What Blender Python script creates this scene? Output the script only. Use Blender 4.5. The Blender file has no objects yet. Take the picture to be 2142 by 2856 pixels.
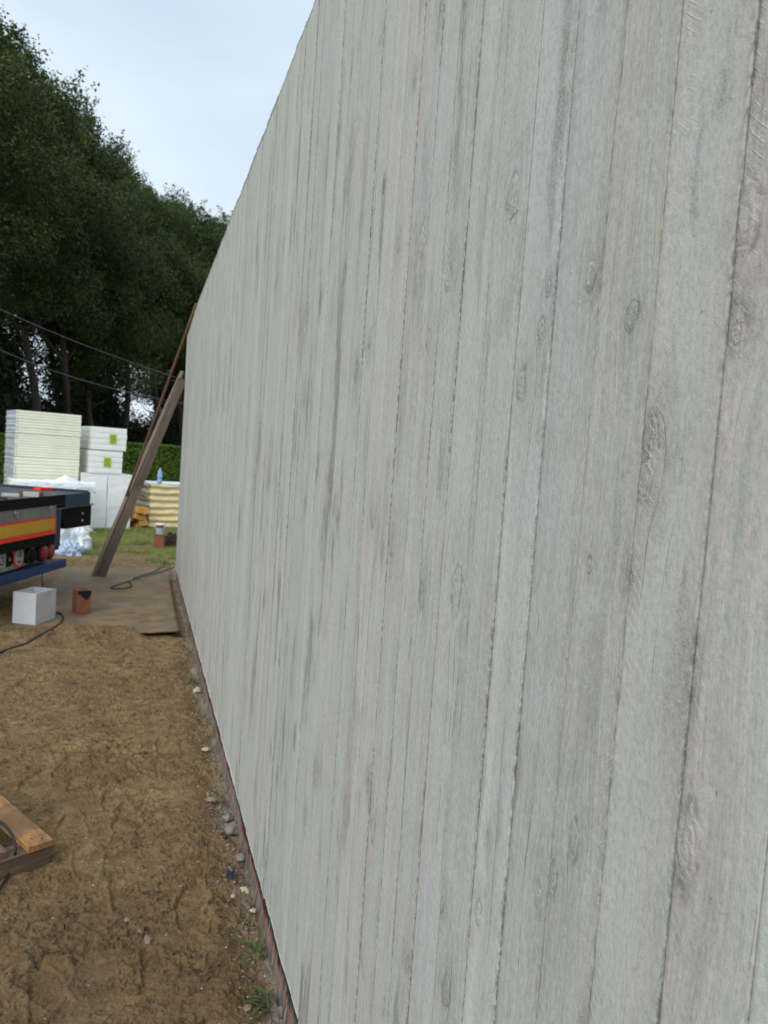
import bpy, bmesh, math, random
import numpy as np
from mathutils import Vector, Matrix

R = math.radians
scene = bpy.context.scene
col = scene.collection

# ------------------------------------------------------------------ camera
FPX, IW, IH = 2060.0, 2142.0, 2856.0
CAM = np.array([0.0, 0.0, 1.65])
def _axes(yaw, pitch, roll):
    y, p, r = map(math.radians, (yaw, pitch, roll))
    f = np.array([math.sin(y)*math.cos(p), math.cos(y)*math.cos(p), math.sin(p)])
    rt = np.array([math.cos(y), -math.sin(y), 0.0]); u = np.cross(rt, f)
    return rt*math.cos(r)+u*math.sin(r), -rt*math.sin(r)+u*math.cos(r), f
AX = _axes(18.37, -3.885, 3.99)
cd = bpy.data.cameras.new('camera'); cam = bpy.data.objects.new('camera', cd); col.objects.link(cam)
cd.sensor_fit = 'VERTICAL'; cd.sensor_height = 9.8; cd.sensor_width = 7.35
cd.lens = FPX/IH*9.8
cd.clip_start = 0.02; cd.clip_end = 1500
m = Matrix.Identity(4)
for i in range(3):
    m[i][0] = AX[0][i]; m[i][1] = AX[1][i]; m[i][2] = -AX[2][i]; m[i][3] = CAM[i]
cam.matrix_world = m
cd.dof.use_dof = True; cd.dof.focus_distance = 1.15; cd.dof.aperture_fstop = 2.6
scene.camera = cam

# ------------------------------------------------------------------ world, sun, exposure
SUN_EL, SUN_AZ = 40.0, 220.0       # azimuth clockwise from +Y
world = bpy.data.worlds.new('World'); scene.world = world; world.use_nodes = True
wt = world.node_tree; wn = wt.nodes; wl = wt.links
bg = wn['Background']; bg.inputs['Strength'].default_value = 0.1
sky = wn.new('ShaderNodeTexSky'); sky.sky_type = 'NISHITA'; sky.sun_disc = False
sky.sun_elevation = R(SUN_EL); sky.sun_rotation = R(SUN_AZ); sky.dust_density = 3.0
tc = wn.new('ShaderNodeTexCoord')
mp = wn.new('ShaderNodeMapping'); mp.inputs['Scale'].default_value = (1.0, 1.0, 2.6)
mp.inputs['Rotation'].default_value = (0.3, 0.1, 0.5)
wl.new(tc.outputs['Generated'], mp.inputs['Vector'])
ns = wn.new('ShaderNodeTexNoise'); ns.inputs['Scale'].default_value = 1.5; ns.inputs['Detail'].default_value = 5
ns.inputs['Roughness'].default_value = 0.42; ns.inputs['Distortion'].default_value = 0.4
wl.new(mp.outputs['Vector'], ns.inputs['Vector'])
cr = wn.new('ShaderNodeValToRGB')
cr.color_ramp.elements[0].position = 0.36; cr.color_ramp.elements[0].color = (5.3, 6.5, 7.7, 1)
cr.color_ramp.elements[1].position = 0.66; cr.color_ramp.elements[1].color = (7.6, 8.5, 9.1, 1)
wl.new(ns.outputs['Fac'], cr.inputs['Fac'])
mx = wn.new('ShaderNodeMixRGB'); mx.inputs['Fac'].default_value = 0.88
wl.new(sky.outputs['Color'], mx.inputs['Color1']); wl.new(cr.outputs['Color'], mx.inputs['Color2'])
wl.new(mx.outputs['Color'], bg.inputs['Color'])

sd = bpy.data.lights.new('sun', 'SUN'); sd.energy = 1.5; sd.angle = R(50); sd.color = (1.0, 0.96, 0.9)
so = bpy.data.objects.new('sun', sd); col.objects.link(so)
sv = Vector((math.sin(R(SUN_AZ))*math.cos(R(SUN_EL)), math.cos(R(SUN_AZ))*math.cos(R(SUN_EL)), math.sin(R(SUN_EL))))
so.rotation_euler = sv.to_track_quat('Z', 'Y').to_euler(); so.location = (-5, 0, 12)

scene.view_settings.view_transform = 'Standard'; scene.view_settings.look = 'None'
scene.view_settings.gamma = 1.0; scene.view_settings.use_curve_mapping = False
scene.view_settings.exposure = 0.36
scene.render.engine = 'CYCLES'

# ------------------------------------------------------------------ helpers
def ray(px, py): return (px-IW/2)/FPX*AX[0] + (IH/2-py)/FPX*AX[1] + AX[2]
def gr(px, py, z=0.0): v = ray(px, py); return Vector(CAM + v*(z-1.65)/v[2])
def at(px, py, Y): v = ray(px, py); return Vector(CAM + v*Y/v[1])

def tag(o, label=None, cat=None, group=None, kind=None):
    if label: o['label'] = label
    if cat: o['category'] = cat
    if group: o['group'] = group
    if kind: o['kind'] = kind
    return o
def empty(name, loc, rz=0.0, **k):
    o = bpy.data.objects.new(name, None); col.objects.link(o); o.location = loc
    o.rotation_euler = (0, 0, rz); o.empty_display_size = 0.1
    return tag(o, **k)
def link(name, me, mat=None, parent=None, loc=(0, 0, 0), **k):
    o = bpy.data.objects.new(name, me); col.objects.link(o); o.parent = parent; o.location = loc
    if mat is not None and not me.materials: me.materials.append(mat)
    return tag(o, **k)
def pyd(name, vs, fs, smooth=False):
    me = bpy.data.meshes.new(name); me.from_pydata([tuple(v) for v in vs], [], fs); me.update()
    if smooth: me.polygons.foreach_set('use_smooth', [True]*len(me.polygons))
    return me
def npmesh(name, V, F, smooth=False):
    me = bpy.data.meshes.new(name); V = np.asarray(V, dtype=np.float32); F = np.asarray(F, dtype=np.int32)
    me.vertices.add(len(V)); me.vertices.foreach_set('co', V.ravel())
    k = F.shape[1]; me.loops.add(F.size); me.loops.foreach_set('vertex_index', F.ravel())
    me.polygons.add(len(F)); me.polygons.foreach_set('loop_start', np.arange(0, F.size, k, dtype=np.int32))
    if smooth: me.polygons.foreach_set('use_smooth', np.ones(len(F), dtype=bool))
    me.update(calc_edges=True); me.validate(); return me
def grid_faces(nr, nc):
    i = np.arange(nr-1)[:, None]*nc + np.arange(nc-1)[None, :]
    return np.stack([i, i+1, i+1+nc, i+nc], -1).reshape(-1, 4)

class MB:
    """collects simple solids into one mesh"""
    def __init__(s): s.v = []; s.f = []
    def add(s, vs, fs):
        b = len(s.v); s.v += [Vector(v) for v in vs]; s.f += [tuple(i+b for i in f) for f in fs]; return s
    def box(s, a, b, M=None):
        x0, y0, z0 = a; x1, y1, z1 = b
        vs = [Vector(p) for p in ((x0,y0,z0),(x1,y0,z0),(x1,y1,z0),(x0,y1,z0),(x0,y0,z1),(x1,y0,z1),(x1,y1,z1),(x0,y1,z1))]
        if M is not None: vs = [M @ v for v in vs]
        return s.add(vs, [(0,3,2,1),(4,5,6,7),(0,1,5,4),(1,2,6,5),(2,3,7,6),(3,0,4,7)])
    def tube(s, pts, r, n=8, cap=True):
        pts = [Vector(p) for p in pts]; N = len(pts); vs = []; fs = []
        up = Vector((0, 0, 1))
        for i, p in enumerate(pts):
            d = (pts[min(i+1, N-1)]-pts[max(i-1, 0)]).normalized()
            a = d.cross(up)
            if a.length < 1e-3: a = d.cross(Vector((1, 0, 0)))
            a.normalize(); b = d.cross(a).normalized()
            rr = r[i] if isinstance(r, (list, tuple)) else r
            for k in range(n):
                t = 2*math.pi*k/n; vs.append(p+a*math.cos(t)*rr+b*math.sin(t)*rr)
        for i in range(N-1):
            for k in range(n):
                k2 = (k+1) % n; fs.append((i*n+k, i*n+k2, (i+1)*n+k2, (i+1)*n+k))
        if cap: fs.append(tuple(range(n))[::-1]); fs.append(tuple((N-1)*n+k for k in range(n)))
        return s.add(vs, fs)
    def prism(s, poly, y0, y1):     # polygon in XZ extruded along Y
        n = len(poly); vs = [(x, y0, z) for x, z in poly]+[(x, y1, z) for x, z in poly]
        fs = [tuple(range(n)), tuple(range(2*n-1, n-1, -1))]+[(i, i+n, (i+1) % n+n, (i+1) % n) for i in range(n)]
        return s.add(vs, fs)
    def lathe(s, prof, n=20, M=None):
        vs = []; fs = []
        for r, z in prof:
            for k in range(n):
                t = 2*math.pi*k/n; v = Vector((r*math.cos(t), r*math.sin(t), z)); vs.append(M @ v if M else v)
        for i in range(len(prof)-1):
            for k in range(n):
                k2 = (k+1) % n; fs.append((i*n+k, i*n+k2, (i+1)*n+k2, (i+1)*n+k))
        fs.append(tuple(range(n))[::-1]); fs.append(tuple((len(prof)-1)*n+k for k in range(n)))
        return s.add(vs, fs)
    def build(s, name, mat, parent=None, loc=(0, 0, 0), bevel=0.0, smooth=False, **k):
        me = pyd(name, s.v, s.f)
        bm = bmesh.new(); bm.from_mesh(me)
        if bevel > 0:
            bmesh.ops.bevel(bm, geom=[e for e in bm.edges if len(e.link_faces) == 2 and e.calc_face_angle(0) > 0.5],
                            offset=bevel, segments=2, affect='EDGES', profile=0.6)
        bmesh.ops.recalc_face_normals(bm, faces=bm.faces); bm.to_mesh(me); bm.free()
        if smooth: me.polygons.foreach_set('use_smooth', [True]*len(me.polygons))
        return link(name, me, mat, parent, loc, **k)

def fade(t): return t*t*t*(t*(t*6-15)+10)
def perlin(x, y, seed=0):
    x = np.asarray(x, float); y = np.asarray(y, float)
    rs = np.random.RandomState(seed); perm = rs.permutation(256); ang = rs.rand(256)*2*np.pi
    gx, gy = np.cos(ang), np.sin(ang)
    xi = np.floor(x).astype(int); yi = np.floor(y).astype(int); xf = x-xi; yf = y-yi
    def g(ix, iy, dx, dy):
        h = perm[(perm[ix & 255]+iy) & 255]; return gx[h]*dx+gy[h]*dy
    u = fade(xf); v = fade(yf)
    a = g(xi, yi, xf, yf); b = g(xi+1, yi, xf-1, yf); c = g(xi, yi+1, xf, yf-1); d = g(xi+1, yi+1, xf-1, yf-1)
    return (a*(1-u)+b*u)*(1-v)+(c*(1-u)+d*u)*v
def fbm(x, y, o=4, seed=0, gain=0.5):
    s = 0; a = 1.0; f = 1.0
    for i in range(o): s = s+a*perlin(x*f+i*17.3, y*f-i*9.1, seed+i); a *= gain; f *= 2.03
    return s
def sstep(a, b, x): t = np.clip((x-a)/(b-a), 0, 1); return t*t*(3-2*t)

# ------------------------------------------------------------------ materials
class NT:
    def __init__(s, name):
        s.m = bpy.data.materials.new(name); s.m.use_nodes = True; s.t = s.m.node_tree
        s.b = s.t.nodes['Principled BSDF']; s.out = s.t.nodes['Material Output']
    def n(s, typ, **k):
        o = s.t.nodes.new(typ)
        for a, v in k.items(): setattr(o, a, v)
        return o
    def l(s, a, b): s.t.links.new(a, b)
    def val(s, x, inp):
        if isinstance(x, (int, float, tuple)): inp.default_value = x
        else: s.l(x, inp)
    def coord(s, kind='Object'): return s.n('ShaderNodeTexCoord').outputs[kind]
    def attr(s, name, out='Vector'): return s.n('ShaderNodeAttribute', attribute_name=name).outputs[out]
    def map(s, v, sc, loc=(0, 0, 0)):
        m_ = s.n('ShaderNodeMapping'); s.l(v, m_.inputs['Vector']); m_.inputs['Scale'].default_value = sc
        m_.inputs['Location'].default_value = loc; return m_.outputs['Vector']
    def noise(s, v, scale=5, detail=4, rough=0.55, dist=0.0):
        o = s.n('ShaderNodeTexNoise'); s.l(v, o.inputs['Vector']); o.inputs['Scale'].default_value = scale
        o.inputs['Detail'].default_value = detail; o.inputs['Roughness'].default_value = rough
        o.inputs['Distortion'].default_value = dist; return o.outputs['Fac']
    def rng(s, x, a, b, c=0.0, d=1.0, clamp=True):
        o = s.n('ShaderNodeMapRange'); o.clamp = clamp; s.val(x, o.inputs[0])
        for i, v in enumerate((a, b, c, d)): o.inputs[i+1].default_value = v
        return o.outputs[0]
    def math(s, op, a, b=0.0, c=0.0, clamp=False):
        o = s.n('ShaderNodeMath', operation=op); o.use_clamp = clamp; s.val(a, o.inputs[0]); s.val(b, o.inputs[1])
        if op in ('MULTIPLY_ADD',): s.val(c, o.inputs[2])
        return o.outputs[0]
    def mix(s, f, a, b, mode='MIX'):
        o = s.n('ShaderNodeMixRGB', blend_type=mode); s.val(f, o.inputs[0])
        for x, i in ((a, 1), (b, 2)):
            if isinstance(x, tuple): o.inputs[i].default_value = (x[0], x[1], x[2], 1)
            else: s.l(x, o.inputs[i])
        return o.outputs[0]
    def bump(s, h, dist=0.002, strength=1.0, base=None):
        o = s.n('ShaderNodeBump'); s.l(h, o.inputs['Height']); o.inputs['Distance'].default_value = dist
        o.inputs['Strength'].default_value = strength
        if base is not None: s.l(base, o.inputs['Normal'])
        return o.outputs['Normal']
    def done(s, color=None, rough=0.8, normal=None, spec=0.4, metal=0.0):
        if color is not None:
            if isinstance(color, tuple): s.b.inputs['Base Color'].default_value = (*color[:3], 1)
            else: s.l(color, s.b.inputs['Base Color'])
        s.val(rough, s.b.inputs['Roughness']); s.b.inputs['Specular IOR Level'].default_value = spec
        s.b.inputs['Metallic'].default_value = metal
        if normal is not None: s.l(normal, s.b.inputs['Normal'])
        return s.m

def simple(name, c, rough=0.7, var=0.25, scale=12, stretch=(1, 1, 1), bump=0.001, spec=0.4, metal=0.0, dirt=None, dirt_amt=0.5):
    N = NT(name); v = N.map(N.coord(), stretch)
    a = N.noise(v, scale, 5, 0.6); b = N.noise(v, scale*7, 4, 0.6)
    c1 = tuple(x*(1-var) for x in c); c2 = tuple(min(1, x*(1+var)) for x in c)
    k = N.mix(N.rng(a, 0.3, 0.7), c1, c2)
    k = N.mix(N.rng(b, 0.35, 0.7, 0, 0.35), k, tuple(x*(1-var*1.2) for x in c))
    if dirt: k = N.mix(N.rng(N.noise(N.coord(), scale*0.6, 6, 0.65), 0.5, 0.68, 0, dirt_amt), k, dirt)
    return N.done(k, N.rng(b, 0.3, 0.7, rough-0.08, min(1, rough+0.1)), N.bump(b, bump) if bump else None, spec, metal)

# board-marked wall
def wall_material():
    N = NT('grey_board_imprint'); g = N.attr('grain'); oi = N.n('ShaderNodeObjectInfo')
    kd = N.attr('knot', 'Fac'); saw = N.attr('saw', 'Fac'); sp = N.attr('sawphase', 'Fac')
    edge = N.attr('edge', 'Fac')
    pos = N.coord()
    base = N.mix(1.0, oi.outputs['Color'], (1.245, 1.245, 1.12), 'MULTIPLY')
    rgh = oi.outputs['Alpha']
    warm = (0.59, 0.545, 0.49); green = (0.52, 0.565, 0.515); blue = (0.56, 0.575, 0.565)
    s1 = N.noise(N.map(g, (16, 0.22, 1)), 1, 3, 0.5)
    s2 = N.noise(N.map(g, (26, 0.35, 1), (3, 1, 7)), 1, 3, 0.5)
    c = N.mix(N.rng(s1, 0.49, 0.62, 0, 0.7), base, warm)
    c = N.mix(N.rng(s2, 0.49, 0.62, 0, 0.7), c, green)
    s3 = N.noise(N.map(g, (7, 0.35, 1), (9, 4, 2)), 1, 2, 0.5)
    c = N.mix(N.rng(s3, 0.52, 0.70, 0, 0.6), c, blue)
    # long streaks and fine grain
    a = N.noise(N.map(g, (75, 0.45, 1)), 1, 5, 0.6)
    c = N.mix(N.rng(a, 0.33, 0.60, 0.14, 0.0), c, (0.18, 0.175, 0.165))
    f = N.noise(N.map(g, (330, 3.0, 1)), 1, 4, 0.65)
    c = N.mix(N.math('MULTIPLY', rgh, N.rng(f, 0.34, 0.52, 0.26, 0.0)), c, (0.2, 0.195, 0.18))
    f2 = N.noise(N.map(g, (700, 12, 1), (7, 2, 1)), 1, 3, 0.6)
    c = N.mix(N.math('MULTIPLY', rgh, N.rng(f2, 0.36, 0.50, 0.30, 0.0)), c, (0.17, 0.165, 0.15))
    c = N.mix(N.math('MULTIPLY', rgh, N.rng(f, 0.55, 0.75, 0.0, 0.22)), c, (0.66, 0.67, 0.66))
    # hairline cracks, long and broken
    ck = N.noise(N.map(g, (150, 1.1, 1), (2, 3, 5)), 1, 2, 0.5)
    brk = N.noise(N.map(g, (12, 9, 1), (4, 4, 4)), 1, 3, 0.6)
    ckm = N.math('MULTIPLY', N.rng(ck, 0.685, 0.72), N.rng(brk, 0.42, 0.56))
    c = N.mix(N.math('MULTIPLY', N.math('MULTIPLY', ckm, N.rng(rgh, 0.0, 1.0, 0.3, 1.0)), 0.6), c, (0.09, 0.085, 0.075))
    # brownish mottled patches
    pt = N.noise(N.map(g, (14, 2.2, 1), (1, 8, 3)), 1, 3, 0.55)
    speck = N.noise(pos, 420, 3, 0.7)
    pt = N.math('ADD', pt, N.math('MULTIPLY', N.math('SUBTRACT', N.noise(N.map(pos, (1, 1, 0.35)), 42, 5, 0.7), 0.5), 0.26))
    pm = N.rng(pt, 0.565, 0.66, 0, 0.95)
    knear = N.rng(kd, 4.2, 0.9)
    pm2 = N.math('MAXIMUM', pm, N.math('MULTIPLY', knear, N.rng(N.noise(N.map(g, (40, 9, 1)), 1, 4, 0.6), 0.35, 0.6)))
    pm2 = N.math('MULTIPLY', pm2, N.rng(N.noise(N.map(g, (5, 1.2, 1), (6, 6, 6)), 1, 2, 0.5), 0.42, 0.62, 0.25, 1.0))
    sy = N.n('ShaderNodeSeparateXYZ'); N.l(pos, sy.inputs[0])
    c = N.mix(N.math('MULTIPLY', pm2, N.rng(sy.outputs[1], 0.9, 2.0, 0.36, 0.62)), c, (0.26, 0.225, 0.19))
    c = N.mix(N.math('MULTIPLY', pm2, N.rng(speck, 0.44, 0.56, 0.62, 0)), c, (0.11, 0.095, 0.08))
    # knots: rings
    ring = N.math('SINE', N.math('MULTIPLY', N.math('ADD', kd, N.math('MULTIPLY', N.noise(pos, 60, 4, 0.65), 1.1)), 13.0))
    inside = N.rng(kd, 1.25, 0.8)
    c = N.mix(N.math('MULTIPLY', N.math('MULTIPLY', inside, N.rng(N.noise(pos, 75, 3, 0.6), 0.38, 0.58)), N.rng(ring, 0.0, 0.9, 0, 0.32)), c, (0.15, 0.13, 0.11))
    rim = N.math('MULTIPLY', N.rng(kd, 0.75, 1.0), N.rng(kd, 1.35, 1.05))
    c = N.mix(N.math('MULTIPLY', N.math('MULTIPLY', rim, N.rng(N.noise(pos, 50, 2, 0.5), 0.40, 0.60)), 0.6), c, (0.12, 0.105, 0.09))
    # saw arcs: thin pale strokes
    swn = N.math('FRACT', sp)
    line = N.math('MULTIPLY', N.rng(swn, 0.0, 0.05), N.rng(swn, 0.15, 0.09))
    keep = N.rng(N.noise(N.map(pos, (40, 60, 30)), 1, 2, 0.5), 0.50, 0.60)
    lm = N.math('MULTIPLY', N.math('MULTIPLY', line, saw), keep)
    c = N.mix(N.math('MULTIPLY', lm, 0.85), c, (0.82, 0.84, 0.84))
    dln = N.math('MULTIPLY', N.rng(swn, 0.5, 0.56), N.rng(swn, 0.72, 0.62))
    c = N.mix(N.math('MULTIPLY', N.math('MULTIPLY', dln, saw), N.math('MULTIPLY', keep, 0.5)), c, (0.16, 0.16, 0.15))
    # pits
    vo = N.n('ShaderNodeTexVoronoi'); N.l(pos, vo.inputs['Vector']); vo.inputs['Scale'].default_value = 45
    pit = N.math('MULTIPLY', N.rng(vo.outputs['Distance'], 0.09, 0.045), N.rng(N.noise(pos, 12, 2, 0.5), 0.56, 0.62))
    c = N.mix(N.math('MULTIPLY', pit, 0.7), c, (0.08, 0.075, 0.07))
    # joints collect grit; board sides get shade painted into the colour
    eg = N.math('MULTIPLY', N.math('MINIMUM', edge, 1.0), N.rng(N.noise(N.map(pos, (200, 200, 90)), 1, 3, 0.7), 0.44, 0.56))
    eg = N.math('MULTIPLY', eg, N.rng(N.noise(N.map(pos, (1, 3, 2.2), (5, 5, 5)), 1, 3, 0.6), 0.34, 0.56))
    c = N.mix(N.math('MULTIPLY', eg, 0.85), c, (0.13, 0.125, 0.11))
    side = N.rng(edge, 1.15, 1.6)
    mot = N.noise(pos, 11, 6, 0.68)
    c = N.mix(N.rng(mot, 0.45, 0.62, 0.0, 0.16), c, (0.6, 0.62, 0.63))
    gm = N.noise(N.map(pos, (1, 1, 0.6)), 170, 5, 0.7)
    c = N.mix(N.rng(gm, 0.50, 0.38, 0.0, 0.26), c, (0.25, 0.245, 0.225))
    c = N.mix(N.rng(gm, 0.52, 0.66, 0.0, 0.25), c, (0.72, 0.73, 0.71))
    micro = N.noise(pos, 900, 2, 0.6)
    c = N.mix(N.rng(mot, 0.5, 0.36, 0.0, 0.10), c, (0.28, 0.285, 0.27))
    c = N.mix(N.rng(micro, 0.38, 0.6, 0.28, 0.0), c, (0.22, 0.22, 0.21))
    c = N.mix(N.math('MULTIPLY', side, 0.85), c, (0.10, 0.095, 0.085))  # painted shade on the side faces, so they do not show as lit rims
    # relief
    h = N.math('MULTIPLY_ADD', f2, 0.4, N.math('MULTIPLY', f, 0.5))
    h = N.math('MULTIPLY', N.math('MULTIPLY_ADD', a, 0.7, h), rgh)
    h = N.math('SUBTRACT', h, ckm)
    h = N.math('MULTIPLY_ADD', lm, 0.9, h)
    h = N.math('MULTIPLY_ADD', N.math('MULTIPLY', inside, ring), 0.3, h)
    h = N.math('SUBTRACT', h, N.math('MULTIPLY', N.math('MULTIPLY', pm2, speck), 1.6))
    h = N.math('MULTIPLY_ADD', micro, 0.25, h)
    h = N.math('MULTIPLY_ADD', gm, 1.0, h)
    nrm = N.bump(h, 0.0011, 1.0)
    return N.done(c, N.rng(f, 0.3, 0.7, 0.62, 0.78), nrm, 0.35)
M_WALL = wall_material()
M_JOINT = simple('dark_joint_backing', (0.12, 0.115, 0.105), 0.95, 0.3, 20)  # dark sheet behind the gaps between the boards
M_CORE = simple('raw_concrete', (0.33, 0.33, 0.32), 0.9, 0.2, 8)

def sand_material():
    N = NT('wet_building_sand'); p = N.coord(); sep = N.n('ShaderNodeSeparateXYZ'); N.l(p, sep.inputs[0])
    X, Y, Z = sep.outputs
    a = N.noise(p, 2.2, 6, 0.6); b = N.noise(p, 14, 6, 0.65); d = N.noise(p, 90, 5, 0.7); e = N.noise(p, 450, 3, 0.7)
    c = N.mix(N.rng(a, 0.35, 0.68), (0.205, 0.130, 0.056), (0.330, 0.220, 0.102))
    c = N.mix(N.rng(b, 0.44, 0.62, 0, 0.75), c, (0.118, 0.076, 0.038))
    c = N.mix(N.rng(d, 0.5, 0.72, 0, 0.5), c, (0.29, 0.205, 0.115))
    c = N.mix(N.rng(d, 0.48, 0.34, 0, 0.8), c, (0.070, 0.045, 0.022))
    c = N.mix(N.rng(e, 0.62, 0.74, 0, 0.55), c, (0.42, 0.34, 0.23))
    c = N.mix(N.rng(e, 0.42, 0.30, 0, 0.5), c, (0.07, 0.05, 0.03))
    wv = N.n('ShaderNodeVectorMath', operation='ADD'); N.l(p, wv.inputs[0])
    nz2 = N.n('ShaderNodeTexNoise'); N.l(p, nz2.inputs['Vector']); nz2.inputs['Scale'].default_value = 9; nz2.inputs['Detail'].default_value = 6; nz2.inputs['Roughness'].default_value = 0.65
    sc2 = N.n('ShaderNodeVectorMath', operation='SCALE'); N.l(nz2.outputs['Color'], sc2.inputs[0]); sc2.inputs['Scale'].default_value = 0.16; N.l(sc2.outputs[0], wv.inputs[1])
    v2 = N.n('ShaderNodeTexVoronoi', feature='DISTANCE_TO_EDGE'); N.l(N.map(wv.outputs[0], (1, 1.5, 1)), v2.inputs['Vector']); v2.inputs['Scale'].default_value = 8.5
    fis = N.math('MULTIPLY', N.rng(v2.outputs['Distance'], 0.035, 0.006), N.math('MULTIPLY', N.rng(N.noise(p, 5, 3, 0.6), 0.47, 0.58), N.rng(N.noise(p, 26, 3, 0.6), 0.42, 0.56)))
    c = N.mix(N.math('MULTIPLY', fis, 0.75), c, (0.055, 0.035, 0.018))
    # darker, browner earth close to the camera end of the path
    w = N.math('ADD', Y, N.math('MULTIPLY', N.math('SUBTRACT', a, 0.5), 2.0))
    c = N.mix(N.rng(w, 3.6, 2.2, 0, 0.48), c, (0.118, 0.076, 0.042))
    # mortar and concrete spill along the wall foot
    g = N.math('ADD', X, N.math('MULTIPLY', N.math('SUBTRACT', N.noise(p, 6, 5, 0.65), 0.5), 0.30))
    gm = N.math('MULTIPLY', N.rng(g, 0.40, 0.47), N.rng(N.noise(N.map(p, (3, 1, 1)), 2.2, 4, 0.6), 0.34, 0.55))
    c = N.mix(N.math('MULTIPLY', gm, 0.85), c, N.mix(N.rng(d, 0.35, 0.7), (0.17, 0.145, 0.11), (0.36, 0.335, 0.29)))
    # greener soil beyond
    gg = N.rng(N.math('ADD', Y, N.math('MULTIPLY', N.math('SUBTRACT', b, 0.5), 3.0)), 11.2, 12.2)
    c = N.mix(N.math('MULTIPLY', gg, 0.75), c, N.mix(N.rng(b, 0.4, 0.6), (0.05, 0.065, 0.022), (0.16, 0.13, 0.07)))
    hh = N.math('MULTIPLY_ADD', d, 0.7, N.math('MULTIPLY', b, 1.2)); hh = N.math('SUBTRACT', hh, N.math('MULTIPLY', fis, 0.6))
    nrm = N.bump(hh, 0.012, 1.0); nrm = N.bump(e, 0.0012, 0.9, nrm)
    return N.done(c, N.rng(b, 0.35, 0.7, 0.72, 0.95), nrm, 0.3)
M_SAND = sand_material()

def wood(name, c, grainv=(1, 1, 1), dark=(0.06, 0.045, 0.035), mud=None, mudamt=0.6, rough=0.8):
    """grain runs along the axis given a small scale in grainv"""
    N = NT(name); p = N.coord()
    a = N.noise(N.map(p, grainv), 1, 5, 0.6, 0.6); b = N.noise(N.map(p, tuple(x*5 for x in grainv)), 1, 4, 0.65)
    st = N.noise(p, 7, 5, 0.65)
    k = N.mix(N.rng(a, 0.35, 0.65), tuple(x*0.7 for x in c), tuple(x*1.25 for x in c))
    k = N.mix(N.rng(b, 0.4, 0.62, 0.4, 0.0), k, dark)
    k = N.mix(N.rng(st, 0.55, 0.72, 0, 0.5), k, dark)
    if mud: k = N.mix(N.rng(N.noise(p, 5, 6, 0.7), 0.42, 0.58, 0, mudamt), k, mud)
    return N.done(k, rough, N.bump(b, 0.0012), 0.3)
M_PLANK = wood('weathered_scaffold_wood', (0.140, 0.110, 0.088), (45, 45, 1.6), (0.04, 0.03, 0.025))
M_PLANK2 = wood('old_brown_batten', (0.25, 0.20, 0.15), (60, 60, 1.6), (0.035, 0.025, 0.02))
M_POLE = wood('reddish_round_pole_wood', (0.21, 0.115, 0.07), (90, 90, 2), (0.07, 0.04, 0.025))
M_PALLET_NEW = wood('orange_pallet_wood', (0.46, 0.235, 0.09), (55, 4, 55), (0.13, 0.07, 0.035), (0.14, 0.09, 0.055), 0.8)
M_PALLET_OLD = wood('dull_brown_pallet_wood', (0.17, 0.105, 0.068), (55, 4, 55), (0.05, 0.035, 0.025), (0.14, 0.10, 0.06), 0.5)
M_STRINGER = wood('dull_brown_stringer_wood', (0.15, 0.10, 0.068), (4, 55, 55), (0.05, 0.035, 0.025), (0.14, 0.10, 0.06), 0.5)
M_BEAMEND = wood('yellow_cut_timber', (0.62, 0.33, 0.09), (30, 3, 30), (0.35, 0.16, 0.04))

def ply_material():
    N = NT('muddy_plywood'); p = N.coord()
    a = N.noise(N.map(p, (1.2, 3.5, 1)), 1.6, 6, 0.62); b = N.noise(N.map(p, (3, 30, 3)), 1.5, 4, 0.6); d = N.noise(p, 60, 4, 0.7)
    st = N.noise(p, 4.5, 6, 0.7)
    c = N.mix(N.rng(a, 0.35, 0.65), (0.145, 0.103, 0.063), (0.21, 0.155, 0.095))
    c = N.mix(N.rng(b, 0.4, 0.6, 0.35, 0), c, (0.075, 0.055, 0.04))
    c = N.mix(N.rng(st, 0.45, 0.58, 0, 0.85), c, (0.25, 0.175, 0.09))
    c = N.mix(N.rng(N.noise(p, 2.0, 3, 0.5), 0.6, 0.72, 0, 0.5), c, (0.22, 0.2, 0.175))
    c = N.mix(N.rng(d, 0.55, 0.75, 0, 0.3), c, (0.06, 0.045, 0.03))
    nrm = N.bump(N.math('ADD', st, N.math('MULTIPLY', d, 0.3)), 0.006)
    return N.done(c, N.rng(st, 0.4, 0.6, 0.5, 0.85), nrm, 0.35)
M_PLY = ply_material()

def footing_material():
    N = NT('bitumen_footing_with_mortar_runs'); p = N.coord(); sep = N.n('ShaderNodeSeparateXYZ'); N.l(p, sep.inputs[0])
    Z = sep.outputs[2]
    run = N.noise(N.map(p, (1, 55, 3)), 1, 4, 0.65); big = N.noise(N.map(p, (1, 4, 2)), 1, 4, 0.6)
    lvl = N.math('ADD', Z, N.math('ADD', N.math('MULTIPLY', N.math('SUBTRACT', run, 0.5), -0.14), N.math('MULTIPLY', N.math('SUBTRACT', big, 0.5), -0.12)))
    m_ = N.rng(lvl, 0.055, 0.04)
    c = N.mix(N.rng(run, 0.35, 0.65), (0.022, 0.013, 0.011), (0.052, 0.030, 0.026))
    g = N.mix(N.rng(N.noise(N.map(p, (1, 90, 6)), 1, 4, 0.7), 0.35, 0.65), (0.10, 0.085, 0.065), (0.33, 0.305, 0.26))
    c = N.mix(N.math('MULTIPLY', m_, N.rng(N.noise(N.map(p, (1, 130, 2)), 1, 2, 0.5), 0.40, 0.52, 0.25, 1.0)), c, g)
    return N.done(c, 0.7, N.bump(run, 0.004), 0.4)
M_FOOT = footing_material()

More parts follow.
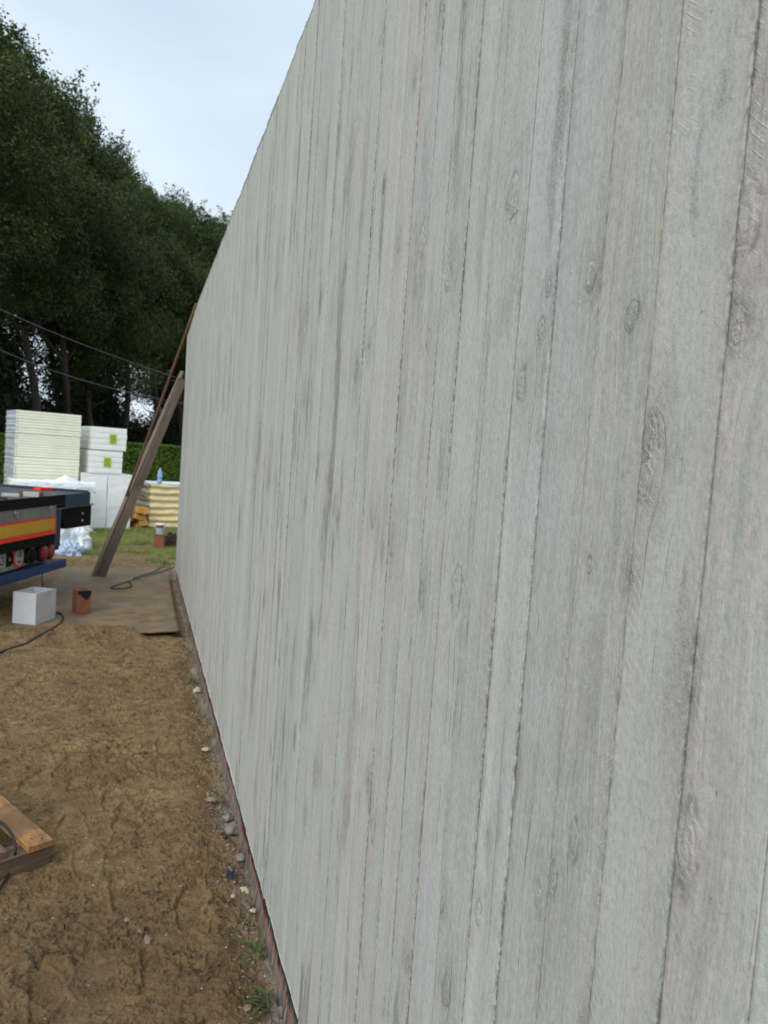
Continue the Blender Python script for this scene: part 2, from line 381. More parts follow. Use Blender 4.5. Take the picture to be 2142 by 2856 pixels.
M_FOAM = simple('cream_foam_board', (0.88, 0.87, 0.70), 0.75, 0.05, 4, bump=0.0008, dirt=(0.55, 0.48, 0.33), dirt_amt=0.18)
M_WRAP = simple('white_plastic_wrap', (0.88, 0.89, 0.85), 0.35, 0.05, 5, bump=0.004, spec=0.5)
M_WRAP_SHADE = simple('shade_grey_plastic_wrap', (0.42, 0.45, 0.47), 0.35, 0.25, 7, bump=0.004, spec=0.5)  # wrap with the shade of the stack's left end put into its grey
M_EPS = simple('white_polystyrene', (0.87, 0.88, 0.88), 0.8, 0.04, 3, (6, 6, 0.6), 0.0015, dirt=(0.6, 0.62, 0.62), dirt_amt=0.5)
M_FOIL = simple('thin_white_foil', (0.78, 0.83, 0.86), 0.28, 0.08, 6, bump=0.003, spec=0.5)
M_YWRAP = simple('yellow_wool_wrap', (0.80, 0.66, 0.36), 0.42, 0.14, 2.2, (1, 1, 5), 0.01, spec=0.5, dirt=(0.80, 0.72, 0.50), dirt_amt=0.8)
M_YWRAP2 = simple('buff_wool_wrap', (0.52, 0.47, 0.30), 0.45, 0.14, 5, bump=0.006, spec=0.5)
M_PRINT = simple('dark_print', (0.05, 0.055, 0.05), 0.7, 0.2, 40, bump=0)
M_LIME = simple('lime_label', (0.40, 0.60, 0.05), 0.6, 0.08, 20, bump=0)
M_TOPSHEET = simple('white_top_sheet', (0.78, 0.80, 0.84), 0.5, 0.12, 6, bump=0.003)
M_CARD = simple('white_carton', (0.60, 0.62, 0.66), 0.6, 0.05, 5, bump=0.0004, dirt=(0.42, 0.40, 0.38), dirt_amt=0.15)
M_CARD_IN = simple('white_carton_inside', (0.52, 0.56, 0.62), 0.6, 0.05, 5, bump=0.0004)
M_BRICK = simple('orange_hollow_clay', (0.26, 0.092, 0.050), 0.85, 0.2, 18, (1, 1, 0.35), 0.002, dirt=(0.17, 0.075, 0.05), dirt_amt=0.5)
M_BRICK_D = simple('dark_hollow_clay', (0.155, 0.06, 0.038), 0.85, 0.25, 20, bump=0.002)
M_BLACK = simple('black_painted_steel', (0.007, 0.007, 0.008), 0.8, 0.3, 15, bump=0.0008, spec=0.15)
M_RUBBER = simple('black_rubber', (0.017, 0.018, 0.02), 0.6, 0.2, 30, bump=0.0006)
M_BLUE = simple('dark_blue_trailer_paint', (0.006, 0.030, 0.078), 0.55, 0.25, 8, bump=0.0006, spec=0.45, dirt=(0.05, 0.055, 0.06), dirt_amt=0.35)
M_BLUE2 = simple('bright_blue_bumper_paint', (0.008, 0.045, 0.20), 0.45, 0.25, 8, bump=0.0006, spec=0.45, dirt=(0.02, 0.02, 0.025), dirt_amt=0.6)
M_GREYP = simple('dull_grey_aluminium', (0.22, 0.225, 0.21), 0.55, 0.12, 5, bump=0.0006, spec=0.4, dirt=(0.09, 0.09, 0.085), dirt_amt=0.5)
M_DECK = simple('scuffed_trailer_deck', (0.085, 0.085, 0.095), 0.42, 0.35, 5, (1, 3, 1), 0.003, spec=0.5, dirt=(0.20, 0.19, 0.18), dirt_amt=0.5)
M_RED = simple('red_reflective', (0.92, 0.035, 0.015), 0.45, 0.06, 6, bump=0)
M_OLIVE = simple('yellow_reflective', (0.62, 0.36, 0.012), 0.5, 0.12, 3, bump=0)  # one even yellow for the marker field
M_LENS = simple('red_lamp_lens', (0.22, 0.008, 0.006), 0.25, 0.2, 40, bump=0.001, spec=0.5)
M_CREAM = simple('grimy_cream_panel', (0.36, 0.36, 0.30), 0.55, 0.15, 9, bump=0.0005, dirt=(0.14, 0.13, 0.10), dirt_amt=0.5)
M_WHITE = simple('white_plate', (0.50, 0.50, 0.47), 0.5, 0.08, 9, bump=0)
M_CHROME = simple('bright_bolt_steel', (0.62, 0.62, 0.6), 0.25, 0.1, 30, bump=0.0005, metal=0.9)
M_WIRE = simple('grey_overhead_cable', (0.12, 0.13, 0.14), 0.5, 0.1, 3, bump=0)
M_STRING = simple('red_mason_line', (0.55, 0.07, 0.06), 0.7, 0.1, 50, bump=0)
M_BARK = simple('dark_bark', (0.045, 0.036, 0.028), 0.95, 0.4, 6, (3, 3, 0.5), 0.02)
M_STONE = simple('pale_grey_rubble', (0.27, 0.24, 0.20), 0.9, 0.35, 40, bump=0.004, dirt=(0.2, 0.14, 0.08), dirt_amt=0.6)
M_STONE_W = simple('whitish_chip', (0.52, 0.47, 0.38), 0.85, 0.2, 60, bump=0.002)
M_STONE_B = simple('pinkish_brown_stone', (0.24, 0.165, 0.125), 0.85, 0.25, 40, bump=0.002)
M_CLOTHD = simple('dark_brown_sacking', (0.055, 0.033, 0.030), 0.95, 0.35, 14, bump=0.006)
M_RAG = simple('navy_plastic_scrap', (0.01, 0.022, 0.05), 0.5, 0.3, 20, bump=0.002)
M_TAPE = simple('black_tape', (0.006, 0.006, 0.007), 0.45, 0.2, 20, bump=0)
M_CAP = simple('pale_tub_plastic', (0.72, 0.74, 0.78), 0.5, 0.08, 12, bump=0.0005)
M_TUBRED = simple('crimson_tub_band', (0.42, 0.015, 0.04), 0.5, 0.15, 12, bump=0)
M_TUBPRINT = simple('tub_blue_grey_print', (0.36, 0.42, 0.50), 0.55, 0.4, 25, bump=0)
M_STICK = simple('dark_wet_stick', (0.035, 0.027, 0.02), 0.7, 0.3, 30, bump=0.002)

def bottle_material():
    N = NT('pale_blue_clear_plastic'); N.done((0.50, 0.72, 0.98), 0.12, None, 0.5)
    N.b.inputs['Transmission Weight'].default_value = 0.55; N.b.inputs['IOR'].default_value = 1.15
    return N.m
M_BOTTLE = bottle_material()

def leaf_material(name, c1, c2, c3, sc=0.6, trans=0.25):
    N = NT(name); p = N.coord(); oi = N.n('ShaderNodeObjectInfo')
    a = N.noise(p, sc, 3, 0.6); b = N.noise(p, sc*7, 3, 0.7)
    k = N.mix(N.rng(a, 0.35, 0.65), c1, c2)
    k = N.mix(N.rng(b, 0.52, 0.72, 0, 0.75), k, c3)
    k = N.mix(0.5, k, oi.outputs['Color'], 'MULTIPLY')
    N.done(k, 0.55, None, 0.3)
    tr = N.n('ShaderNodeBsdfTranslucent'); N.l(k, tr.inputs['Color'])
    ms = N.n('ShaderNodeMixShader'); ms.inputs[0].default_value = trans
    N.l(N.b.outputs[0], ms.inputs[1]); N.l(tr.outputs[0], ms.inputs[2]); N.l(ms.outputs[0], N.out.inputs['Surface'])
    return N.m
M_LEAF = leaf_material('oak_leaves', (0.018, 0.036, 0.010), (0.056, 0.090, 0.022), (0.145, 0.175, 0.046), 0.5)
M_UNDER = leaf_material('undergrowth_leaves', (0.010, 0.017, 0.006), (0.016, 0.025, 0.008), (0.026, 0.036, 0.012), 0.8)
M_HEDGE = leaf_material('hedge_leaves', (0.045, 0.085, 0.010), (0.080, 0.135, 0.016), (0.150, 0.210, 0.026), 1.2)
M_HEDGEC = simple('hedge_dark_core', (0.012, 0.018, 0.007), 1.0, 0.4, 20, bump=0)  # near-black tone of the solid core behind the hedge leaves
M_GRASS = leaf_material('site_grass', (0.15, 0.18, 0.05), (0.25, 0.27, 0.08), (0.46, 0.41, 0.19), 2.5, 0.3)
M_WEED = leaf_material('weed_leaves', (0.045, 0.065, 0.025), (0.075, 0.10, 0.035), (0.15, 0.16, 0.08), 20, 0.25)

# ------------------------------------------------------------------ ground
def sand_height(X, Y, fine=True):
    h = 0.012*fbm(X*1.6, Y*1.6, 3, 3)+0.010*fbm(X*6, Y*6, 3, 11)
    wx = X+0.05*fbm(X*5, Y*5, 3, 21); wy = Y+0.05*fbm(X*5+9, Y*5, 3, 22)
    for k, (s, K, A, sd) in enumerate(((5.5, 3.2, 0.0115, 31), (11, 2.6, 0.0110, 41), (3.0, 3.0, 0.013, 51), (22, 2.2, 0.0070, 61))):
        t = fbm(wx*s, wy*s*1.7, 3, sd)*K+7.0
        fr = t-np.floor(t); saw = np.where(fr < 0.965, fr/0.965, (1-fr)/0.035)-0.5
        msk = sstep(-0.06, 0.22, perlin(X*s*0.45+5, Y*s*0.45, sd+5))
        h = h+A*saw*msk
    h = h+0.0065*fbm(X*38, Y*38, 3, 71)*sstep(-0.15, 0.3, fbm(X*3.1, Y*3.1, 2, 75))
    h = h+0.0022*fbm(X*105, Y*105, 2, 73)
    cl = perlin(X*60, Y*60, 77); h = h+0.006*sstep(0.28, 0.6, cl)*sstep(0.0, 0.3, perlin(X*4.3, Y*4.3, 79))
    return h
def footprints(X, Y, h):
    rs = np.random.RandomState(5)
    P = [(-0.13, 2.98, 0.1), (0.02, 2.72, 0.4), (0.24, 2.62, -0.2), (0.12, 2.28, 0.2), (-0.2, 2.3, 0.0), (-0.05, 3.5, 0.15), (0.1, 3.2, -0.3), (0.2, 4.1, 0.2)]
    P += [(rs.uniform(-1.0, 0.3), rs.uniform(3.2, 8.5), rs.uniform(-0.7, 0.7)) for _ in range(24)]
    P += [(rs.uniform(-0.5, 0.3), rs.uniform(1.7, 4.2), rs.uniform(-0.9, 0.9)) for _ in range(4)]
    for i, (cx, cy, a) in enumerate(P):
        a += math.pi*(i % 2)
        dx = X-cx; dy = Y-cy; m_ = (np.abs(dx) < 0.25) & (np.abs(dy) < 0.25)
        if not m_.any(): continue
        u = dx[m_]*math.cos(a)+dy[m_]*math.sin(a); v = -dx[m_]*math.sin(a)+dy[m_]*math.cos(a)
        w = 0.047+0.010*np.sin((v+0.02)*18)
        d = np.sqrt((u/w)**2+(np.abs(v)/0.135)**4); d = d*(1+0.35*fbm(X[m_]*11, Y[m_]*11, 3, 400+i))
        dep = 0.006+0.005*rs.rand(); keep = 0.55+0.45*sstep(-0.3, 0.3, v*6*(1 if rs.rand() < .5 else -1))
        pr = -dep*sstep(1.06, 0.94, d)*keep+0.005*np.exp(-((d-1.18)/0.13)**2)
        pr = pr+0.0022*np.sign(np.sin(v*300+4*np.abs(u)*20))*sstep(1.0, 0.85, d)*(rs.rand() < 0.5)
        h[m_] = h[m_]*(1-0.35*sstep(1.1, 0.8, d))+pr
    return h
NRW, NCW = 1150, 460
yy = 1.15*np.exp(np.linspace(0, math.log(13.2/1.15), NRW))
uu = np.linspace(0, 1, NCW)**1.25
Yg = np.repeat(yy[:, None], NCW, 1); Wd = 0.75+0.34*yy
Xg = 0.56-uu[None, :]*Wd[:, None]
Hg = footprints(Xg.ravel(), Yg.ravel(), sand_height(Xg.ravel(), Yg.ravel())).reshape(Xg.shape)
# shallow dip and lumps along the footing, flattened bed under the plywood
near = sstep(0.30, 0.46, Xg)
Hg += near*(-0.035+0.030*fbm(Xg*9, Yg*9, 4, 91)+0.012*np.abs(fbm(Xg*30, Yg*30, 3, 95)))
Hg += (0.046+0.016*fbm(Xg*4, Yg*4, 3, 98))*sstep(0.16, -0.02, Xg+0.1*fbm(Xg*3, Yg*3, 2, 96))*sstep(6.35, 6.6, Yg)*sstep(6.98, 6.78, Yg)
flat = sstep(-1.1, -0.95, Xg)*sstep(0.46, 0.38, Xg)*sstep(6.86, 7.0, Yg)*sstep(10.5, 10.3, Yg)
Hg = Hg*(1-flat)+flat*(-0.012)
Hg += 0.05*sstep(10.4, 10.9, Yg)*sstep(11.6, 11.0, Yg)*(0.4+fbm(Xg*1.3, Yg*1.3, 3, 97))
edge = np.minimum(np.minimum(uu[None, :]*Wd[:, None]/0.12+1, (1-uu[None, :])*Wd[:, None]/0.12), np.minimum((Yg-yy[0])/0.1, (yy[-1]-Yg)/0.5))
ef = sstep(0, 1, edge); Hg = Hg*ef-0.075*(1-ef)
o = link('ground', npmesh('ground', np.stack([Xg, Yg, Hg], -1).reshape(-1, 3), grid_faces(NRW, NCW)[:, ::-1], True), M_SAND, kind='structure')
# wide sheet to the horizon
xs = np.concatenate([np.linspace(-500, -20, 12)[:-1], np.linspace(-20, 20, 161), np.linspace(20, 500, 12)[1:]])
ys = np.concatenate([np.linspace(-400, -10, 10)[:-1], np.linspace(-10, 30, 161), np.linspace(30, 700, 14)[1:]])
XX, YY = np.meshgrid(xs, ys)
HH = -0.05+0.025*fbm(XX*0.9, YY*0.9, 3, 3)
o = link('ground', npmesh('ground_far', np.stack([XX, YY, HH], -1).reshape(-1, 3), grid_faces(len(ys), len(xs)), True), M_SAND, kind='structure')
o.location.z = -0.012

# ------------------------------------------------------------------ wall
WX = 0.472; ZB = 0.113
KN = [(0.514,1.877,1.6),(0.741,1.879,0.9),(0.835,1.88,0.6),(0.842,1.832,0.8),(0.658,1.816,0.8),(0.51,1.783,1),(0.949,2.032,1.4),(0.606,1.69,1.1),(0.612,1.65,1.1),(0.886,1.768,1.2),(0.622,1.55,0.5),(0.693,1.554,0.5),(0.887,1.031,0.8),(0.878,1.146,0.5),(0.736,1.144,0.9),(0.709,1.184,0.8),(0.677,1.248,1),(0.51,1.327,1.6),(0.999,0.979,0.7),(0.963,0.863,1.2),(1.12,0.797,0.9),(1.354,0.917,1.2),(1.933,0.658,1),(1.403,0.988,0.6),(1.043,1.46,1.8),(1.011,1.40,1),(1.181,1.425,0.9),(1.886,1.591,1.3),(1.786,1.508,1),(1.497,1.534,1.1),(1.365,1.492,1.0),(1.609,1.925,1),(1.243,1.872,1),(1.704,1.856,1.1),(2.18,1.5,1),(2.045,1.62,0.9),(1.679,2.616,1),(1.953,2.651,1),(1.169,1.965,1.2),(1.313,2.059,1.5),(1.448,2.093,1),(1.886,2.118,1.2),(2.163,2.201,1)]
rsk = np.random.RandomState(12)
for _ in range(90): KN.append((rsk.uniform(2.2, 9.5), rsk.uniform(0.2, 3.0), rsk.uniform(0.6, 1.5)))
for _ in range(22): KN.append((rsk.uniform(-2.8, 0.42), rsk.uniform(0.2, 3.0), rsk.uniform(0.6, 1.5)))
for _ in range(8): KN.append((rsk.uniform(0.9, 2.2), rsk.uniform(0.2, 0.9), rsk.uniform(0.5, 0.9)))
for _ in range(8): KN.append((rsk.uniform(0.6, 2.2), rsk.uniform(2.1, 2.9), rsk.uniform(0.5, 1.1)))
seams = [-2.95]
rr = random.Random(4)
while seams[-1] < 0.28: seams.append(seams[-1]+rr.choice((0.092, 0.096, 0.1)))
seams = seams[:-1]+[0.330, 0.4255, 0.5225, 0.622, 0.719, 0.818, 0.910, 1.006, 1.108, 1.196, 1.285, 1.385, 1.476, 1.568]
while seams[-1] < 9.56: seams.append(seams[-1]+rr.choice((0.088, 0.093, 0.096, 0.099, 0.104)))
seams[-1] = 9.64
def top_z(y): return 3.137 if y < 7.8 else 3.137-0.10*(y-7.8)/1.84
wall = empty('concrete_wall', (0, 0, 0), label='long pale grey concrete wall with vertical timber-board imprint filling the right side', cat='wall')
mb = MB(); mb.box((WX+0.014, -2.94, ZB+0.004), (WX+0.26, 9.60, 3.02)); mb.build('core', M_CORE, wall)
mb = MB(); mb.box((WX+0.006, -2.93, ZB+0.006), (WX+0.012, 9.62, 3.00)); mb.build('backing', M_JOINT, wall)
sawseams = {0.622: 1, 0.818: 1, 1.108: -1, 0.4255: -1, 1.285: 1, 1.568: -1, 1.006: 1, 0.5225: -1}
tints = [(0.47, 0.485, 0.475), (0.48, 0.475, 0.455), (0.49, 0.485, 0.47), (0.465, 0.485, 0.47), (0.475, 0.485, 0.495), (0.485, 0.485, 0.475)]
fixed = {0.330: (0.60, 0.61, 0.63), 0.4255: (0.49, 0.475, 0.45), 0.5225: (0.47, 0.485, 0.50), 0.622: (0.45, 0.475, 0.455), 0.719: (0.455, 0.47, 0.445), 0.818: (0.49, 0.495, 0.51), 0.910: (0.47, 0.485, 0.48), 1.006: (0.475, 0.485, 0.475)}
for i in range(len(seams)-1):
    y0, y1 = seams[i], seams[i+1]
    gap = rr.choice((0.0004, 0.0005, 0.0007, 0.0009, 0.0018))
    if abs(y1-1.568) < 1e-3 or abs(y1-1.285) < 1e-3 or abs(y1-1.006) < 1e-3: gap = 0.0012
    if y0 < 1.25 and gap > 0.0006: gap = 0.0006
    a, b = y0+0.0003, y1-gap
    if y0 < 0.32: ny, nz = 6, 60
    elif y0 < 1.6: ny, nz = 27, 340
    elif y0 < 3.2: ny, nz = 19, 220
    else: ny, nz = 12, 110
    zt = top_z(y0)+rr.uniform(-0.004, 0.004)
    bevel = 0.0006
    yv = np.concatenate([[a, a], np.linspace(a+bevel, b-bevel, ny), [b, b]]); zv = np.linspace(ZB+rr.uniform(-0.003, 0.003), zt, nz)
    Yb, Zb = np.meshgrid(yv, zv)
    off = rr.uniform(-0.0016, 0.0016); cup = rr.uniform(-0.001, 0.001); tilt = rr.uniform(-0.0014, 0.0014)
    tt = (Yb-a)/(b-a)*2-1
    Xb = WX+off+cup*tt**2+tilt*tt+0.0012*perlin(Yb*7+i, Zb*0.9, 200)
    Xb = Xb+0.0005*perlin(Yb*70+i*3, Zb*3.0, 201)
    Xb[:, 1] += 0.0003; Xb[:, -2] += 0.0003
    Xb[:, 0] = WX+0.014; Xb[:, -1] = WX+0.014
    kd = np.full(Yb.shape, 9.0); U = Yb.copy()
    for ky, kz, c in KN:
        if ky < y0-0.06 or ky > y1+0.06: continue
        inb = y0 <= ky <= y1
        d = np.sqrt(((Yb-ky)/(0.0105*c))**2+((Zb-kz)/(0.021*c))**2)
        if inb:
            d = d*(1+0.55*fbm(Yb*38+c, Zb*26, 3, int(ky*997) % 251))+0.25*fbm(Yb*90, Zb*60, 2, 17)
            kd = np.minimum(kd, np.maximum(d, 0))
            w = np.exp(-((Yb-ky)/(0.035*c))**2-((Zb-kz)/(0.075*c))**2)
            U = U-(Yb-ky)*0.72*w
            Xb = Xb-0.0006*c*sstep(1.3, 0.4, d)+0.0004*c*np.exp(-((d-1.25)/0.4)**2)
    seed = i*3.71
    U = U+0.004*perlin(Zb*1.6+seed, Yb*3, 210)
    V = np.stack([Xb, Yb, Zb], -1).reshape(-1, 3); nr, nc = Yb.shape
    F = grid_faces(nr, nc)[:, ::-1]
    fl_ = np.ones((nr-1, nc-1), dtype=bool); fl_[:, 0] = False; fl_[:, -1] = False
    # close top and bottom against the core
    tb = np.array([[WX+0.014, a, zv[-1]], [WX+0.014, b, zv[-1]], [WX+0.014, a, zv[0]], [WX+0.014, b, zv[0]]])
    me = npmesh('board', V, F, True); me.polygons.foreach_set('use_smooth', fl_.ravel())
    bm = bmesh.new(); bm.from_mesh(me); bm.verts.ensure_lookup_table()
    bm.faces.new([bm.verts[(nr-1)*nc+k] for k in range(nc)])
    bm.faces.new([bm.verts[k] for k in range(nc)][::-1])
    bm.to_mesh(me); bm.free()
    g = np.stack([U, Zb, np.full(U.shape, seed)], -1).reshape(-1)
    at_ = me.attributes.new('grain', 'FLOAT_VECTOR', 'POINT'); at_.data.foreach_set('vector', g.astype(np.float32))
    at_ = me.attributes.new('knot', 'FLOAT', 'POINT'); at_.data.foreach_set('value', kd.ravel().astype(np.float32))
    key = [k for k in sawseams if abs(k-y0) < 1e-3]
    sgn = sawseams[key[0]] if key else rr.choice((1, -1)); amt = 1.0 if key else (rr.choice((0, 0, 0.5)))
    dist = (Yb-a) if sgn > 0 else (b-Yb)
    sw = amt*np.clip(1-dist/0.034, 0, 1)**0.7
    if amt: sw = sw*sstep(-0.25, 0.15, perlin(Zb*1.7+seed, Zb*0, 220))
    at_ = me.attributes.new('saw', 'FLOAT', 'POINT'); at_.data.foreach_set('value', sw.ravel().astype(np.float32))
    ph = (Zb+dist*1.1-dist**2*7)/0.0125
    at_ = me.attributes.new('sawphase', 'FLOAT', 'POINT'); at_.data.foreach_set('value', ph.ravel().astype(np.float32))
    ed = np.exp(-np.minimum(Yb-a, b-Yb)/0.003); ed[:, 0] = 2.5; ed[:, -1] = 2.5
    at_ = me.attributes.new('edge', 'FLOAT', 'POINT'); at_.data.foreach_set('value', ed.ravel().astype(np.float32))
    ob = link('board', me, M_WALL, wall)
    fk = [k for k in fixed if abs(k-y0) < 1e-3]
    t = fixed[fk[0]] if fk else rr.choice(tints); v = 0.98+rr.uniform(-0.12, 0.10)
    if 3.5 < y0 < 3.66: t = (0.470, 0.487, 0.515)
    rg = {0.330: 0.15, 0.4255: 0.7, 0.5225: 0.2, 0.622: 0.9, 0.719: 0.75, 0.818: 0.15, 0.910: 0.7, 1.006: 0.35, 1.108: 0.9, 1.196: 0.4, 1.285: 0.9, 1.385: 0.5}
    ra = [q for k, q in rg.items() if abs(k-y0) < 1e-3]
    ob.color = (t[0]*v, t[1]*v, t[2]*v, ra[0] if ra else rr.uniform(0.3, 1.0))

# far end edge of the wall panel
mb = MB(); mb.box((WX+0.002, 9.642, ZB), (WX+0.26, 9.66, 3.03)); mb.build('end_face', M_CORE, wall, label='pale end face of the wall panel')

footing = empty('footing', (0, 0, 0), label='dark brown bitumen footing strip below the grey wall, streaked with mortar', cat='footing')
ny = 900; nz = 12
Yb, Zb = np.meshgrid(np.linspace(-2.9, 9.62, ny), np.linspace(-0.16, ZB-0.004, nz))
Xb = 0.482+0.004*fbm(Yb*3, Zb*8, 3, 301)-0.010*sstep(0.04, -0.03, Zb+0.04*fbm(Yb*22, Zb*2, 3, 303))*(0.6+fbm(Yb*16, Zb*9, 3, 305))
o = link('membrane', npmesh('membrane', np.stack([Xb, Yb, Zb], -1).reshape(-1, 3), grid_faces(nz, ny)[:, ::-1], True), M_FOOT, footing)
mb = MB(); mb.box((0.50, -2.9, -0.2), (0.72, 9.6, ZB-0.006)); mb.build('footing_core', M_CORE, footing)
pts = []
for k in range(60):
    y = 1.3+k*0.15; pts.append((0.470+0.0006*math.sin(k*1.7), y, 0.066+0.005*math.sin(k*0.9)+0.003*math.sin(k*2.3)))
MB().tube(pts, 0.0011, 6).build('string_line', M_STRING, label='thin red mason line running along the foot of the grey wall', cat='string')

# ------------------------------------------------------------------ plywood sheet, planks and pole by the wall
nu, nv = 40, 90
A_, B_, C_, D_ = Vector((-1.0, 6.68, 0)), Vector((0.385, 6.57, 0)), Vector((0.405, 10.32, 0)), Vector((-0.88, 10.10, 0))
V = []; 
for j in range(nv):
    for i in range(nu):
        s, t = i/(nu-1), j/(nv-1)
        p = A_.lerp(B_, s).lerp(D_.lerp(C_, s), t)
        z = 0.022+0.045*max(0, (s-0.5)/0.5)**1.1*max(0, 1-t/0.2)**1.2+0.004*math.sin(s*5+t*9)
        if s < 0.3: z -= 0.012*(1-s/0.3)*max(0, 1-t/0.2)
        V.append((p.x, p.y, z))
V = np.array(V); V[:, 1] += np.where(np.arange(len(V)) < nu, 0.006*np.sin(np.arange(len(V))*1.3), 0)
n0 = len(V); V2 = V.copy(); V2[:, 2] -= 0.014
F = grid_faces(nv, nu); F2 = grid_faces(nv, nu)[:, ::-1]+n0
bd = list(range(nu))+[j*nu+nu-1 for j in range(1, nv)]+[(nv-1)*nu+i for i in range(nu-2, -1, -1)]+[j*nu for j in range(nv-2, 0, -1)]
S = [[bd[k], bd[k]+n0, bd[(k+1) % len(bd)]+n0, bd[(k+1) % len(bd)]] for k in range(len(bd))]
link('plywood_sheet', npmesh('plywood_sheet', np.vstack([V, V2]), np.vstack([F, F2, np.array(S)])), M_PLY,
     label='large muddy brown plywood sheet lying on the sand beside the wall', cat='board')

def plank(name, foot, head, w, t, mat, face, label, cat='plank', nail=True):
    """board from foot to head; 'face' = direction its wide face looks to"""
    foot = Vector(foot); head = Vector(head); d = (head-foot); L = d.length; d.normalize()
    f = Vector(face); f = (f-d*f.dot(d)).normalized(); s = d.cross(f)
    mb = MB(); n = 10
    vs = []; fs = []
    for k in range(n+1):
        bow = -0.02*math.sin(math.pi*k/n)
        for sx, sy in ((-1, -1), (1, -1), (1, 1), (-1, 1)): vs.append((sx*w/2, sy*t/2+bow, L*k/n))
    for k in range(n):
        for q in range(4): fs.append((k*4+q, k*4+(q+1) % 4, (k+1)*4+(q+1) % 4, (k+1)*4+q))
    fs += [(3, 2, 1, 0), (n*4, n*4+1, n*4+2, n*4+3)]
    mb.add(vs, fs); o = mb.build(name, mat, bevel=0.002, label=label, cat=cat)
    Mx = Matrix((( s.x, -f.x, d.x, foot.x), (s.y, -f.y, d.y, foot.y), (s.z, -f.z, d.z, foot.z), (0, 0, 0, 1)))
    o.matrix_world = Mx
    return o
plank('leaning_plank', (-0.408, 9.50, 0.02), (0.440, 9.62, 2.50), 0.102, 0.035, M_PLANK, (0, -1, 0.0), 'wide weathered grey-brown plank leaning against the far end of the wall')
plank('leaning_batten', (-0.492, 9.52, 0.02), (0.446, 9.90, 2.62), 0.040, 0.045, M_PLANK2, (-0.5, -1, 0.2), 'narrower brown batten leaning just behind the wide plank', 'batten')
pf = gr(281, 1574, 0.02)
ph = Vector((0.458, 7.90, 3.12))
pts = [pf.lerp(ph, k/12)+Vector((0, 0, -0.02*math.sin(math.pi*k/12))) for k in range(13)]
MB().tube(pts, [0.019-0.006*k/12 for k in range(13)], 8).build('leaning_pole', M_POLE, smooth=True, label='thin reddish pole leaning up to the top edge of the wall', cat='pole')

# ------------------------------------------------------------------ white box, hollow bricks, cables
def open_box(x, y, rz, w, d, h):
    r = empty('cardboard_box', (x, y, 0.02), rz, label='open white carton standing on the plywood beside the trailer', cat='box')
    t = 0.004
    MB().box((0, 0, 0), (w, t, h)).build('box_wall', M_CARD, r, bevel=0.001)
    MB().box((0, d-t, 0), (w, d, h-0.006)).build('box_wall', M_CARD_IN, r, bevel=0.001)
    MB().box((0, t+0.0005, 0), (t, d-t-0.0005, h-0.003)).build('box_wall', M_CARD, r, bevel=0.001)
    MB().box((w-t, t+0.0005, 0), (w, d-t-0.0005, h+0.002)).build('box_wall', M_CARD, r, bevel=0.001)
    MB().box((t+0.0005, t+0.0005, 0.0), (w-t-0.0005, d-t-0.0005, 0.004)).build('box_floor', M_CARD_IN, r)
    MB().box((w+0.0008, d*0.42, h-0.055), (w+0.0016, d*0.72, h-0.012)).build('tape', simple('dull_tape', (0.50, 0.51, 0.52), 0.4, 0.05), r)
    return r
# front-left, front, right corners from the ground contact
p0, p1, p2 = gr(34, 1737, 0.02), gr(98, 1744, 0.02), gr(150, 1725, 0.02)
rzb = math.atan2((p1-p0).y, (p1-p0).x)
open_box(p0.x, p0.y, rzb, (p1-p0).length, 0.30, 0.278)

def hollow_brick(name, loc, rz, w, d, h, label, mat=M_BRICK, tape=False):
    r = empty(name, loc, rz, label=label, cat='brick')
    # ribbed outer skin with a grid of cells through the height
    mb = MB(); nx, nyc = 3, 4; t = 0.010
    for k in range(nyc+1):
        y = k*(d-t)/nyc; mb.box((0, y, 0), (w, y+t, h))
    cells = MB()
    for k in range(nyc):
        ya = k*(d-t)/nyc+t; yb = (k+1)*(d-t)/nyc
        for q in range(nx+1):
            x = q*(w-t)/nx; cells.box((x, ya+0.0002, 0.0), (x+t, yb-0.0002, h-0.0015))
    mb.build('shell', mat, r); cells.build('web', M_BRICK_D, r)
    rb = MB()
    for k in range(5):
        x = 0.01+k*(w-0.03)/4; rb.box((x, -0.003, 0.004), (x+0.012, 0.0004, h-0.004))
    for k in range(5):
        y = 0.01+k*(d-0.03)/4; rb.box((-0.003, y, 0.004), (0.0004, y+0.012, h-0.004)); rb.box((w-0.0004, y, 0.004), (w+0.003, y+0.012, h-0.004))
    rb.build('rib', mat, r, kind='stuff')
    if tape:
        MB().prism([(0.002, h+0.002), (w+0.002, h+0.002), (w+0.002, h-0.036), (w*0.88, h-0.05), (w*0.80, h-0.085), (w*0.50, h-0.078), (w*0.45, h-0.060), (w*0.30, h-0.056), (w*0.26, h-0.036), (0.002, h-0.034)], -0.0065, -0.0035).build('tape_patch', M_TAPE, r)
    return r
b0, b1 = gr(214, 1713, 0.02), gr(252, 1712, 0.02)
rb_ = math.atan2((b1-b0).y, (b1-b0).x)
hollow_brick('hollow_brick', (b0.x, b0.y, 0.024), R(19), 0.122, 0.165, 0.215, 'upright orange hollow brick with a black patch, on the plywood', tape=True)
bb = gr(428, 1534); 
hollow_brick('hollow_brick', (bb.x, bb.y, 0.0), R(-8), 0.155, 0.2, 0.245, 'orange hollow brick under the paint tub near the grass')
